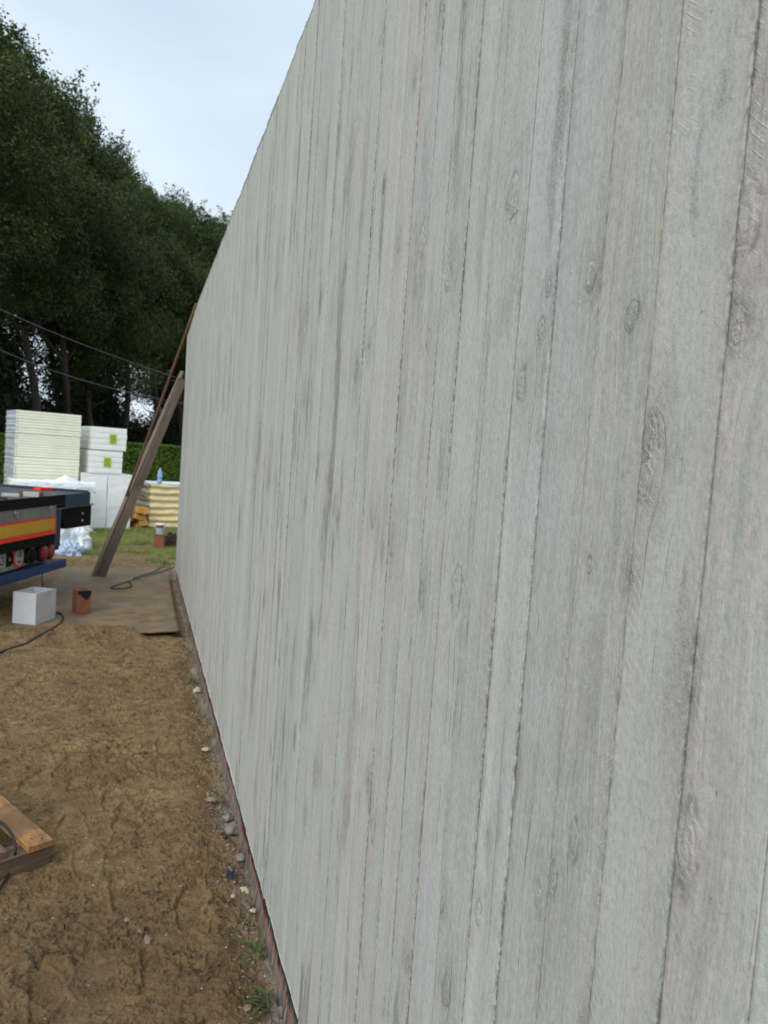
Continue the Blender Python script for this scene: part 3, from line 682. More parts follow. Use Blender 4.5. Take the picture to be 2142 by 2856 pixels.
def tub(loc):
    r = empty('paint_tub', loc, label='small white tub with red band standing on the far hollow brick', cat='tub')
    MB().lathe([(0.058, 0), (0.063, 0.10), (0.064, 0.105)], 24).build('tub_body', M_TUBPRINT, r, smooth=False)
    MB().lathe([(0.0655, 0.106), (0.0665, 0.142), (0.060, 0.1425)], 24).build('red_band', M_TUBRED, r)
    MB().lathe([(0.070, 0.144), (0.076, 0.150), (0.076, 0.163), (0.070, 0.168), (0.02, 0.169)], 24).build('lid', M_CAP, r)
    MB().tube([(0.075*math.cos(t_), 0.075*math.sin(t_)*0.3-0.05, 0.09+0.07*math.sin(t_)) for t_ in np.linspace(0, math.pi, 12)], 0.0025, 6).build('handle', M_CAP, r)
tub((bb.x+0.085, bb.y+0.10, 0.247))
# dark sacking slumped beside the brick
def lump(name, cx, cy, rx, ry, rz_, mat, seed, label, cat, amp=0.35, flat=0.0, n=28, z0=0.0, freq=2.2):
    th = np.linspace(0, 2*math.pi, 2*n, endpoint=False); ph_ = np.linspace(0.0, math.pi*0.56, n)
    T, P = np.meshgrid(th, ph_)
    nx_, ny_, nz_ = np.sin(P)*np.cos(T), np.sin(P)*np.sin(T), np.cos(P)
    k = 1+amp*fbm(nx_*freq+seed, ny_*freq+nz_*freq*1.3, 4, seed)+0.1*np.abs(fbm(nx_*freq*4, nz_*freq*4+ny_*6, 2, seed+9))
    V_ = np.stack([cx+rx*nx_*k, cy+ry*ny_*k, z0+rz_*nz_*k], -1)
    F_ = []
    nn = 2*n
    for a in range(n-1):
        for b in range(nn): F_.append((a*nn+b, (a+1)*nn+b, (a+1)*nn+(b+1) % nn, a*nn+(b+1) % nn))
    return link(name, npmesh(name, V_.reshape(-1, 3), np.array(F_), True), mat, label=label, cat=cat)
sk = gr(478, 1528)
lump('sack', sk.x, sk.y+0.05, 0.15, 0.12, 0.22, M_CLOTHD, 44, 'crumpled dark brown sacking heaped between the far brick and the wall', 'sack', 0.5, freq=3.0)

def cable(pts, r, label, sub=8, group=None):
    P = [Vector(p) for p in pts]; out = []
    for i in range(len(P)-1):
        a, b, c, d = P[max(i-1, 0)], P[i], P[i+1], P[min(i+2, len(P)-1)]
        for k in range(sub):
            t = k/sub; out.append(0.5*((2*b)+(c-a)*t+(2*a-5*b+4*c-d)*t*t+(3*b-a-3*c+d)*t**3))
    out.append(P[-1])
    return MB().tube(out, r, 8).build('cable', M_RUBBER, smooth=True, label=label, cat='cable', group=group)
z = 0.034
cable([gr(118, 1712, z)+Vector((0, 0.15, 0)), gr(150, 1709, z), gr(167, 1710, z), gr(175, 1720, z), gr(167, 1738, 0.045), gr(132, 1760, 0.072), gr(104, 1776, 0.078), gr(72, 1795, 0.060), gr(35, 1806, 0.036), gr(0, 1820, 0.016), gr(-60, 1850, 0.016)], 0.0085,
      'black rubber cable curling from behind the white box across the sand')
z = 0.040
cable([gr(486, 1582, z), gr(440, 1597, z), gr(392, 1610, z), gr(350, 1624, z), gr(310, 1637, z), gr(320, 1642, z), gr(345, 1641, z), gr(364, 1636, z), gr(366, 1629, z), gr(356, 1620, z)], 0.007, 'dark hose end looped on the plywood near the wall')
cable([gr(372, 1613, z), gr(400, 1603, z), gr(430, 1594, z), gr(446, 1583, z), gr(452, 1577, 0.03)], 0.006, 'shorter dark cable lying beside the looped hose')
MB().tube([gr(456, 1588, 0.0), gr(456, 1588, 0.0)+Vector((0.008, 0, 0.13))], 0.006, 6).build('stake', M_STICK, label='short dark stake poking up by the wall behind the plywood', cat='stake')
MB().tube([gr(118, 1642, 0.0), gr(118, 1642, 0.0)+Vector((-0.01, 0.0, 0.19))], 0.005, 6).build('stake', M_STICK, label='thin dark stake in the sand under the trailer bumper', cat='stake')

# ------------------------------------------------------------------ pallet at lower left
pc = gr(145, 2337, 0.105)
pal = empty('pallet', (pc.x, pc.y, 0), 0, label='worn pallet corner with one orange plank, lower left on the sand', cat='pallet')
ua = Vector((-0.51, 0.86, 0)).normalized(); ub = Vector((-0.86, -0.51, 0)).normalized()
pal.rotation_euler = (0, 0, math.atan2(ua.y, ua.x)-math.pi/2)   # local +Y runs along the deck planks, local -X ... stringer
for k, (b0_, w_, mt, dz) in enumerate(((0.0, 0.094, M_PALLET_NEW, 0.0), (0.158, 0.13, M_PALLET_OLD, -0.001), (0.36, 0.10, M_PALLET_OLD, 0.0), (0.52, 0.10, M_PALLET_OLD, 0.001), (0.70, 0.10, M_PALLET_OLD, 0))):
    mb = MB(); mb.box((-b0_-w_, -0.012 if k == 0 else 0.02-0.004*k, 0.079+dz), (-b0_, 1.2, 0.105+dz))
    mb.build('deck_plank', mt, pal, bevel=0.0025, label='orange new-looking plank' if k == 0 else None)
for k, y in enumerate((0.0, 0.55, 1.10)):
    MB().box((-0.80, y, 0.0), (-0.004, y+0.092, 0.0785)).build('stringer', M_STRINGER, pal, bevel=0.004)
nl = MB()
for (x, y) in ((-0.03, 0.02), (-0.06, 0.045), (-0.028, 0.59), (-0.065, 0.575)):
    nl.lathe([(0.0042, 0.1052), (0.0036, 0.1064)], 8, Matrix.Translation((x, y, 0)))
nl.build('nail', M_STICK, pal, kind='stuff')
zz = 0.118
cable([gr(-40, 2275, zz), gr(0, 2292, zz), gr(22, 2312, zz), gr(38, 2340, zz), gr(43, 2370, 0.10), gr(37, 2400, 0.055), gr(22, 2440, 0.02), gr(0, 2478, 0.02), gr(-40, 2530, 0.02)], 0.0055, 'black rubber cable hanging over the pallet corner')

# ------------------------------------------------------------------ trailer
TC = Vector((-0.731, 8.384, 0)); tr = empty('flatbed_trailer', TC, R(70), label='rear of a dark blue flatbed trailer with red and yellow marker board', cat='trailer')
def tb(name, a, b, mat, bevel=0.003, **k): return MB().box(a, b).build(name, mat, tr, bevel=bevel, **k)
tb('deck', (-2.05, -0.02, 1.045), (0.468, 7.0, 1.075), M_DECK)
tb('deck_edge', (-2.05, -0.045, 0.985), (-0.125, -0.0205, 1.082), M_BLACK)
tb('corner_rail', (-0.122, -0.05, 0.945), (0.474, -0.021, 1.084), M_BLUE)
tb('side_rail', (0.4685, -0.018, 0.945), (0.49, 7.0, 1.105), M_BLUE)
tb('side_rail', (-2.07, -0.018, 0.945), (-2.0505, 7.0, 1.10), M_BLUE)
tb('rear_panel', (-2.03, -0.035, 0.872), (-0.285, -0.012, 1.012), M_GREYP)
for s_, z_ in ((-1.075, 0.955), (-0.43, 0.965), (-1.7, 0.955)):
    Mx = Matrix.Translation((s_, -0.036, z_)) @ Matrix.Rotation(R(90), 4, 'X')
    bo = MB(); bo.lathe([(0.019, 0), (0.019, 0.008), (0.011, 0.012), (0.011, 0.028), (0.004, 0.030)], 10, Mx)
    bo.lathe([(0.010, 0), (0.010, 0.02)], 8, Matrix.Translation((s_+0.012, -0.036, z_-0.032)) @ Matrix.Rotation(R(90), 4, 'X'))
    bo.build('bolt', M_CHROME, tr, smooth=False)
mk = tb('marker_board', (-2.03, -0.038, 0.694), (-0.280, -0.014, 0.8705), M_RED)
MB().box((-1.99, -0.0405, 0.743), (-0.318, -0.0384, 0.852)).build('marker_field', M_OLIVE, mk)
tb('rear_beam', (-2.03, 0.03, 0.605), (-0.285, 0.12, 0.80), M_BLACK)
tb('lamp_board', (-2.03, 0.035, 0.415), (-0.86, 0.05, 0.604), M_CREAM)
tb('lamp_backing', (-0.858, 0.045, 0.42), (-0.30, 0.06, 0.603), M_CREAM)
tb('dark_recess_strip', (-2.03, -0.03, 0.600), (-0.285, 0.029, 0.690), M_BLACK)  # black strip filled in for the dark recess above the lamps
tb('rear_crossmember', (-2.0, 0.125, 0.42), (-0.14, 0.3, 0.94), M_BLACK)
def text_mesh(txt, size, depth=0.001, bold=0.0):
    cu = bpy.data.curves.new('txt', 'FONT'); cu.body = txt; cu.size = size; cu.extrude = depth; cu.offset = bold; cu.align_x = 'CENTER'; cu.align_y = 'CENTER'
    to = bpy.data.objects.new('txt', cu); col.objects.link(to)
    dg = bpy.context.evaluated_depsgraph_get(); me = bpy.data.meshes.new_from_object(to.evaluated_get(dg))
    bpy.data.objects.remove(to); return me
def text_on(txt, size, mat, parent, x, y, z, bold=0.0, name='lettering'):
    me = text_mesh(txt, size, 0.0008, bold); me.transform(Matrix.Rotation(R(90), 4, 'X'))
    return link(name, me, mat, parent, (x, y, z))
np_ = tb('number_plate', (-1.46, 0.018, 0.445), (-1.095, 0.026, 0.592), M_WHITE)
fr = MB()
for a, b in (((-1.45, 0.0155, 0.575), (-1.105, 0.0175, 0.581)), ((-1.45, 0.0155, 0.455), (-1.105, 0.0175, 0.461)), ((-1.111, 0.0155, 0.4612), (-1.105, 0.0175, 0.5748))): fr.box(a, b)
fr.build('plate_border', M_PRINT, np_)
text_on('53', 0.115, M_PRINT, np_, -1.185, 0.0155, 0.518, 0.002)
# D-shaped black mark
poly = [(-1.075, 0.455)]+[(-1.02+0.075*math.sin(t_), 0.5225-0.0675*math.cos(t_)) for t_ in np.linspace(0, math.pi, 14)]+[(-1.075, 0.59)]
dm = MB().prism(poly, 0.028, 0.034).build('d_mark', M_BLACK, tr)
MB().box((-1.035, 0.026, 0.505), (-1.0, 0.0278, 0.535)).build('d_centre', M_GREYP, dm)
def disc(name, x, z, r, y0, y1, mat, parent, n=32):
    return MB().lathe([(r, 0), (r, y1-y0)], n, Matrix.Translation((x, y1, z)) @ Matrix.Rotation(R(90), 4, 'X')).build(name, mat, parent)
sp_ = disc('speed_sticker', -0.855, 0.522, 0.100, 0.026, 0.031, M_RED, tr)
disc('sticker_field', -0.855, 0.522, 0.078, 0.0235, 0.0255, M_WHITE, sp_)
text_on('60', 0.085, M_PRINT, sp_, -0.86, 0.022, 0.545, 0.002)
text_on('km', 0.045, M_PRINT, sp_, -0.86, 0.022, 0.48, 0.001)
for (x, r0, mtl, L_) in ((-0.70, 0.068, M_BLACK, 0.06), (-0.47, 0.078, M_LENS, 0.055), (-0.325, 0.072, M_LENS, 0.055)):
    lp = MB().lathe([(r0*0.8, 0), (r0+0.008, 0.02), (r0+0.010, L_), (r0, L_+0.004)], 28, Matrix.Translation((x, 0.045, 0.515)) @ Matrix.Rotation(R(90), 4, 'X')).build('tail_lamp', M_RUBBER, tr)
    MB().lathe([(r0-0.002, 0), (r0-0.002, 0.008), (r0*0.8, 0.016), (r0*0.4, 0.020), (0.002, 0.021)], 28, Matrix.Translation((x, 0.045-L_-0.005, 0.515)) @ Matrix.Rotation(R(90), 4, 'X')).build('lens', mtl, lp, smooth=True)
tb('bumper', (-2.03, -0.03, 0.312), (0.0, 0.05, 0.398), M_BLUE2, 0.004)
tb('bumper_step', (-2.03, 0.052, 0.35), (-0.01, 0.20, 0.392), M_GREYP)
tb('bumper_arm', (-1.55, 0.1, 0.34), (-1.43, 0.9, 0.60), M_BLACK)
tb('bumper_arm', (-0.62, 0.1, 0.34), (-0.50, 0.9, 0.60), M_BLACK)
tb('corner_post', (-0.270, -0.015, 0.545), (-0.128, 0.10, 0.925), M_BLUE)
tb('post_foot', (-0.262, -0.01, 0.512), (-0.140, 0.09, 0.5445), M_RUBBER, 0.008)
for k in range(3): tb('hinge_plate', (-0.275, -0.03, 0.935+0.022*k), (-0.128, 0.02, 0.945+0.022*k), M_GREYP if k != 1 else M_BLACK, 0.001)
br = MB().prism([(-0.115, 0.928), (-0.115, 0.875), (-0.05, 0.86), (0.035, 0.74), (0.10, 0.700), (0.69, 0.692), (0.70, 0.70), (0.70, 0.928)], 0.03, 0.42).build('side_bracket', M_BLACK, tr, bevel=0.004)
MB().box((-0.10, 0.0, 0.929), (0.69, 0.40, 0.9435)).build('bracket_lid', M_GREYP, br)
MB().box((0.50, 0.2, 0.944), (0.70, 0.40, 0.965)).build('bracket_cap', M_BLACK, br)
for z_ in (0.845, 0.765): MB().lathe([(0.016, 0), (0.012, 0.008)], 10, Matrix.Translation((0.47, 0.029, z_)) @ Matrix.Rotation(R(90), 4, 'X')).build('bracket_bolt', M_CHROME, br)
for s_ in (-1.5, -0.3): tb('chassis_beam', (s_-0.06, 0.301, 0.62), (s_+0.06, 6.8, 1.04), M_BLACK)
for wy in (3.2, 4.5):
    for s_ in (-1.95, -0.02):
        Mx = Matrix.Translation((s_, wy, 0.47)) @ Matrix.Rotation(R(90), 4, 'Y')
        wh = MB().lathe([(0.25, 0.0), (0.44, 0.01), (0.47, 0.04), (0.47, 0.24), (0.44, 0.27), (0.25, 0.28)], 32, Mx).build('wheel', M_RUBBER, tr)
        MB().lathe([(0.24, 0.02), (0.22, 0.285), (0.10, 0.30), (0.09, 0.27)], 24, Mx).build('rim', M_GREYP, wh)
# things lying on the deck
def on_deck(px, py, z_=1.08): return gr(px, py, z_)
def deck_item(name, pa, pb, w, h, mat, label, cat):
    a, b = on_deck(*pa), on_deck(*pb); L_ = (b-a).length
    o = MB().box((0, 0, 0), (L_, w, h)).build(name, mat, None, bevel=0.002, label=label, cat=cat)
    o.location = (a.x, a.y, 1.0765); o.rotation_euler = (0, 0, math.atan2((b-a).y, (b-a).x)); return o
deck_item('timber_offcut', (62, 1381), (122, 1383), 0.42, 0.035, wood('brown_offcut_wood', (0.14, 0.09, 0.07), (3, 50, 50)), 'brown timber offcut lying on the trailer deck', 'timber')
deck_item('white_strip', (4, 1383), (53, 1385), 0.10, 0.026, M_WHITE, 'white strip at the left of the trailer deck', 'strip')
deck_item('white_strip', (64, 1382.5), (108, 1384.5), 0.05, 0.050, M_WHITE, 'white strip on the brown offcut on the deck', 'strip').location.z = 1.068
deck_item('red_strap', (93, 1366), (113, 1368), 0.18, 0.03, M_RED, 'small red strap bundle at the far edge of the trailer deck', 'strap')
deck_item('timber_offcut', (-30, 1392), (22, 1392), 0.12, 0.02, wood('grey_offcut_wood', (0.12, 0.085, 0.075), (3, 50, 50)), 'thin grey-brown lath at the left rim of the trailer deck', 'timber')

# ------------------------------------------------------------------ insulation stacks
SR = R(18.0)                       # stacks are turned against the wall direction
U = Vector((math.cos(SR), math.sin(SR), 0)); Wv = Vector((-math.sin(SR), math.cos(SR), 0))
def ribbed(mb, w, d, z0, z1, n, bulge, seed, gap=0.0018, round_=0.006):
    rs = random.Random(seed); h = (z1-z0)/n
    for k in range(n):
        a, b = z0+k*h, z0+(k+1)*h; j = rs.uniform(-bulge, bulge)
        prof = [(0, a+gap), (round_, a+gap*0.2+0.002), (round_+0.002, (a+b)/2), (round_, b-0.002), (0, b-gap)]
        vs = []; fs = []
        for o_, zz_ in prof:
            e = o_+j; vs += [(-e, -e, zz_), (w+e, -e, zz_), (w+e, d+e, zz_), (-e, d+e, zz_)]
        for q in range(len(prof)-1):
            for r_ in range(4): fs.append((q*4+r_, q*4+(r_+1) % 4, (q+1)*4+(r_+1) % 4, (q+1)*4+r_))
        fs += [(3, 2, 1, 0), tuple(len(vs)-4+i for i in range(4))]
        mb.add(vs, fs)
    return mb
def pack(loc, w, d, h, n, mat, label, seed, rz=SR, group=None, wrap_left=False, bulge=0.004, round_=0.006):
    r = empty('insulation_pack', loc, rz, label=label, cat='insulation pack', group=group)
    ribbed(MB(), w, d, 0, h, n, bulge, seed, round_=round_).build('foam_slabs', mat, r, kind='stuff')
    if wrap_left:
        mb = MB(); rs = random.Random(seed); nn = 14
        vs = []; fs = []
        for k in range(nn+1):
            zz_ = 0.004+(h-0.008)*k/nn; e = 0.015+rs.uniform(-0.006, 0.008)
            vs += [(0.012, -e*0.8, zz_), (-e-0.012, 0.03, zz_), (-e-0.012, d-0.03, zz_), (0.012, d+e*0.8, zz_)]
        for k in range(nn):
            for q in range(3): fs.append((k*4+q, k*4+q+1, (k+1)*4+q+1, (k+1)*4+q))
        mb.add(vs, fs).build('end_wrap', M_WRAP_SHADE, r)
    return r
# tall cream stack
tl = at(47, 1141, 14.35); TLx, TLy = tl.x, tl.y
for k, (za, zb, n) in enumerate(((0.80, 1.29, 8), (1.295, 1.705, 9), (1.71, 2.11, 8))):
    sh = (0.0, 0.0, 0.006)[k]
    pack((TLx+sh, TLy, za), 1.06, 0.90, zb-za, n, M_FOAM, ('lowest visible cream pack of the tall stack, above the plastic sheet', 'middle cream foam pack of the tall stack', 'topmost cream foam pack of the tall stack')[k], 60+k, wrap_left=True)
pack((TLx-0.01, TLy+0.02, 0.0), 1.06, 0.88, 0.795, 14, M_FOAM, 'bottom cream foam pack hidden behind the trailer deck', 64, wrap_left=True)
# low draped stack in front
lw = at(40, 1340, 13.55)
pack((lw.x, lw.y, 0.0), 1.22, 0.55, 0.90, 12, M_FOAM, 'low cream foam pack under a plastic sheet behind the trailer', 71, bulge=0.008)
# white blocks
wb = gr(236, 1478); 
for k, (off, w_) in enumerate(((-0.10, 0.475), (0.385, 0.445))):
    r = empty('polystyrene_block', wb+U*off, SR, label=('left white polystyrene block beneath the two labelled packs', 'right white polystyrene block beside the leaning planks')[k], cat='polystyrene block')
    mb = MB()
    nz_ = 12; vs = []; fs = []; rs = random.Random(80+k)
    for q in range(nz_+1):
        zz_ = 1.05*q/nz_; e = rs.uniform(-0.004, 0.004)
        vs += [(e, e, zz_), (w_-e, -e, zz_), (w_+e, 0.85, zz_), (0, 0.85, zz_)]
    for q in range(nz_):
        for r_ in range(4): fs.append((q*4+r_, q*4+(r_+1) % 4, (q+1)*4+(r_+1) % 4, (q+1)*4+r_))
    fs += [(3, 2, 1, 0), tuple(len(vs)-4+i for i in range(4))]
    mb.add(vs, fs).build('block', M_EPS, r, bevel=0.006)
    MB().box((0.0, 0.0, 1.0515), (w_, 0.84, 1.062)).build('wrap_fold', M_WRAP, r, bevel=0.003)
# two small labelled packs on the blocks
for k, (pxa, z0_, w_, lab) in enumerate(((249, 1.066, 0.585, 'lower white-wrapped foam pack with lime label on the white blocks'), (254, 1.505, 0.615, 'upper white-wrapped foam pack with lime label, top of its pair'))):
    q = at(pxa, 1300, 14.72)
    r = pack((q.x, q.y, z0_), w_, 0.85, 0.425, 4, M_WRAP, lab, 90+k, bulge=0.004, round_=0.009)
    lb = MB().box((w_*(0.43 if k == 0 else 0.50), -0.0235, 0.13), (w_*(0.43 if k == 0 else 0.50)+0.128, -0.0215, 0.305)).build('lime_label', M_LIME, r)
    mb = MB(); rs = random.Random(k); x0 = w_*(0.43 if k == 0 else 0.50)
    for row in range(6):
        x = x0+0.012
        while x < x0+0.105:
            l_ = rs.uniform(0.006, 0.02); mb.box((x, -0.0245, 0.15+row*0.024), (min(x+l_, x0+0.118), -0.0237, 0.162+row*0.024)); x += l_+rs.uniform(0.004, 0.012)
    mb.build('label_print', M_PRINT, lb)
    # narrow lighter left facet is the slab ends
# yellow wool stack
yc = gr(413, 1474)
yp = empty('wool_pack', yc, SR, label='stack of mineral wool in crinkled yellow wrap beside the wall end', cat='wool pack')
YH = 0.885
nx_, nz_ = 60, 70
Xs, Zs = np.meshgrid(np.linspace(0, 1.1, nx_), np.linspace(0, YH, nz_))
yo = 0.022*np.sin(Zs/YH*math.pi*2*6.5+0.6*fbm(Xs*2, Zs*2, 2, 401))+0.028*fbm(Xs*3.5, Zs*9, 4, 402)+0.02*np.abs(fbm(Xs*5+Zs*6, Zs*4-Xs*3, 3, 403))
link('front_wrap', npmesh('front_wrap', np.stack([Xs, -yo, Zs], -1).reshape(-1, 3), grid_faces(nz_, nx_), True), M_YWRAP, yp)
Ys, Zs = np.meshgrid(np.linspace(0, 0.95, nx_), np.linspace(0, YH, nz_))
xo = 0.014*np.sin(Zs/YH*math.pi*2*6.5)+0.02*fbm(Ys*3.5, Zs*9, 4, 412)
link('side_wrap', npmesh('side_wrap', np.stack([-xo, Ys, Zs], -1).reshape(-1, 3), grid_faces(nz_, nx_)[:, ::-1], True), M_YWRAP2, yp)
MB().box((0.03, 0.03, 0.0), (1.08, 0.94, YH-0.01)).build('wool_body', M_YWRAP, yp)
MB().box((-0.01, -0.02, YH), (1.12, 0.96, YH+0.022)).build('top_sheet', M_TOPSHEET, yp, bevel=0.006)
mb = MB(); rs = random.Random(9)
for zr, hh in ((0.80, 0.05), (0.60, 0.05), (0.53, 0.02), (0.33, 0.06)):
    y_ = 0.06
    while y_ < 0.55:
        l_ = rs.uniform(0.04, 0.09); hz = hh*rs.uniform(0.6, 1.0)
        mb.box((-0.037, y_, zr), (-0.034, y_+l_*0.35, zr+hz)); mb.box((-0.037, y_+l_*0.4, zr+hz*0.4), (-0.034, y_+l_*0.9, zr+hz)); y_ += l_+0.02
mb.build('wrap_print', M_PRINT, yp, kind='stuff')
# water bottle
bt = gr(445, 1351, YH+0.024)
bot = empty('water_bottle', (bt.x, bt.y+0.1, YH+0.024), label='pale blue plastic water bottle standing on the yellow wool stack', cat='bottle')
MB().lathe([(0.040, 0), (0.046, 0.01), (0.045, 0.08), (0.041, 0.10), (0.046, 0.12), (0.046, 0.20), (0.043, 0.225), (0.030, 0.262), (0.016, 0.282), (0.015, 0.295)], 20).build('bottle_body', M_BOTTLE, bot, smooth=True)
MB().lathe([(0.017, 0.296), (0.017, 0.312), (0.013, 0.314)], 14).build('cap', simple('blue_cap', (0.35, 0.50, 0.72), 0.4, 0.1), bot)
MB().lathe([(0.0468, 0.13), (0.0472, 0.132), (0.0472, 0.178), (0.0468, 0.18)], 20).build('bottle_label', simple('bottle_label_blue', (0.25, 0.45, 0.78), 0.4, 0.3, 40), bot)
# stacked short beams
bcol = 'short sawn beam ends piled between the blocks and wool'
bx = [((396, 1424), 0.16, 12), ((407, 1427), 0.15, -20), ((388, 1442), 0.14, 30), ((398, 1443), 0.13, 10), ((400, 1458), 0.17, -15), ((389, 1468), 0.13, 5)]
names = ['uppermost left sawn beam end of the small orange pile', 'upper right paler beam end of the small orange pile', 'left tilted beam end in the middle of the orange pile', 'middle beam end of the small orange pile', 'large lower right beam end of the orange pile', 'bottom left beam end of the orange pile on the grass']
zl = [0.40, 0.39, 0.235, 0.225, 0.085, 0.0]
for k, ((px, py), s_, rot) in enumerate(bx):
    Y_ = 14.95+0.03*k; p = at(px, py, Y_)
    o = MB().box((-s_/2, 0, -s_*0.36), (s_/2, 0.6, s_*0.36)).build('beam_offcut', M_BEAMEND, None, bevel=0.004, label=names[k], cat='timber', group=bcol)
    o.location = (p.x, Y_, max(p.z, s_*0.36+0.0)); o.rotation_euler = (0, R(rot*0.6), SR+R(rot*0.4))

# draped foil on the low pack
nu, nv = 80, 60
Us, Vs = np.meshgrid(np.linspace(-0.05, 1.30, nu), np.linspace(0, 1, nv))
# v: 0 = hanging hem in front, 0.45 = front top edge, 1 = back
front = Vs < 0.42
hem = 0.60+0.10*fbm(Us*2.3, Us*0, 3, 501)+0.14*sstep(0.7, 1.2, Us)
ztop = 0.915+0.015*fbm(Us*3, Vs*3, 3, 502)
Zf = np.where(front, hem+(ztop-hem)*(Vs/0.42), ztop+0.035*np.abs(fbm(Us*4, Vs*5, 3, 503))+0.10*np.exp(-((Us-0.85)/0.12)**2-((Vs-0.75)/0.2)**2))
Yf = np.where(front, -0.03-0.03*np.abs(fbm(Us*3, Vs*4, 3, 504))-0.02*np.sin(Vs/0.42*math.pi), -0.02+(Vs-0.42)/0.58*0.5)
Vf = np.stack([Us+0.03*fbm(Us*3, Vs*6, 2, 505), Yf, Zf], -1).reshape(-1, 3)
o = link('plastic_sheet', npmesh('plastic_sheet', Vf, grid_faces(nv, nu), True), M_FOIL, label='crumpled white plastic sheet draped over the low foam pack', cat='plastic sheet')
o.location = (lw.x, lw.y, 0); o.rotation_euler = (0, 0, SR)
# plastic heap on the ground
hp = gr(186, 1552)
def crumple(name, cx, cy, rx, ry, rz_, mat, seed, label, cat):
    n = 64; T, P = np.meshgrid(np.linspace(0, 2*math.pi, 2*n, endpoint=False), np.linspace(0, math.pi*0.55, n))
    X_, Y_, Z_ = np.sin(P)*np.cos(T), np.sin(P)*np.sin(T), np.cos(P)
    k = 1+0.45*fbm(X_*1.7+seed, Z_*1.7+Y_, 2, seed)+0.30*np.abs(fbm(X_*4+Z_*3, Y_*4-Z_*3, 3, seed+4))-0.14*np.abs(fbm(X_*9-Z_*5, Z_*9+Y_*4, 3, seed+8))
    V_ = np.stack([cx+rx*X_*k, cy+ry*Y_*k, rz_*Z_*k-0.01], -1).reshape(-1, 3); nn = 2*n
    F_ = np.array([(a*nn+b, (a+1)*nn+b, (a+1)*nn+(b+1) % nn, a*nn+(b+1) % nn) for a in range(n-1) for b in range(nn)])
    return link(name, npmesh(name, V_, F_, True), mat, label=label, cat=cat)
crumple('plastic_heap', hp.x-0.08, hp.y+0.75, 0.30, 0.40, 0.52, M_FOIL, 7, 'tall crumpled heap of white plastic film behind the trailer corner', 'plastic film')
crumple('plastic_heap', hp.x+0.02, hp.y+0.25, 0.17, 0.20, 0.19, simple('bluish_film', (0.50, 0.62, 0.86), 0.25, 0.2, 14, bump=0.004, spec=0.5), 17, 'small bluish crumple of film at the foot of the white heap', 'plastic film')
sc_ = gr(222, 1486)
crumple('foam_scraps', sc_.x, sc_.y, 0.22, 0.14, 0.10, M_WRAP, 27, 'torn white foam scraps at the foot of the white blocks', 'scraps')

# ------------------------------------------------------------------ overhead cables
def wire(p, label):
    cable_pts = []
    for i in range(41):
        t = i/40; cable_pts.append(Vector(p[0])*(1-t)**2+2*Vector(p[1])*t*(1-t)+Vector(p[2])*t*t)
    MB().tube(cable_pts, 0.007, 6).build('overhead_cable', M_WIRE, smooth=True, label=label, cat='cable')
def through(a, b, c):  # quadratic through a, b(mid), c, extended
    a, b, c = Vector(a), Vector(b), Vector(c); q = 2*b-0.5*(a+c)
    f = lambda t: a*(1-t)**2+2*q*t*(1-t)+c*t*t
    A2, B2, C2 = f(-1.2), f(0.5), f(1.9); return A2, 2*B2-0.5*(A2+C2), C2
wire(through(at(0, 868, 18), at(235, 962, 20), at(470, 1043, 22)), 'upper grey overhead cable crossing the dark trees')
wire(through(at(0, 988, 18), at(250, 1066, 20), at(505, 1120, 22)), 'lower grey overhead cable crossing the dark trees')

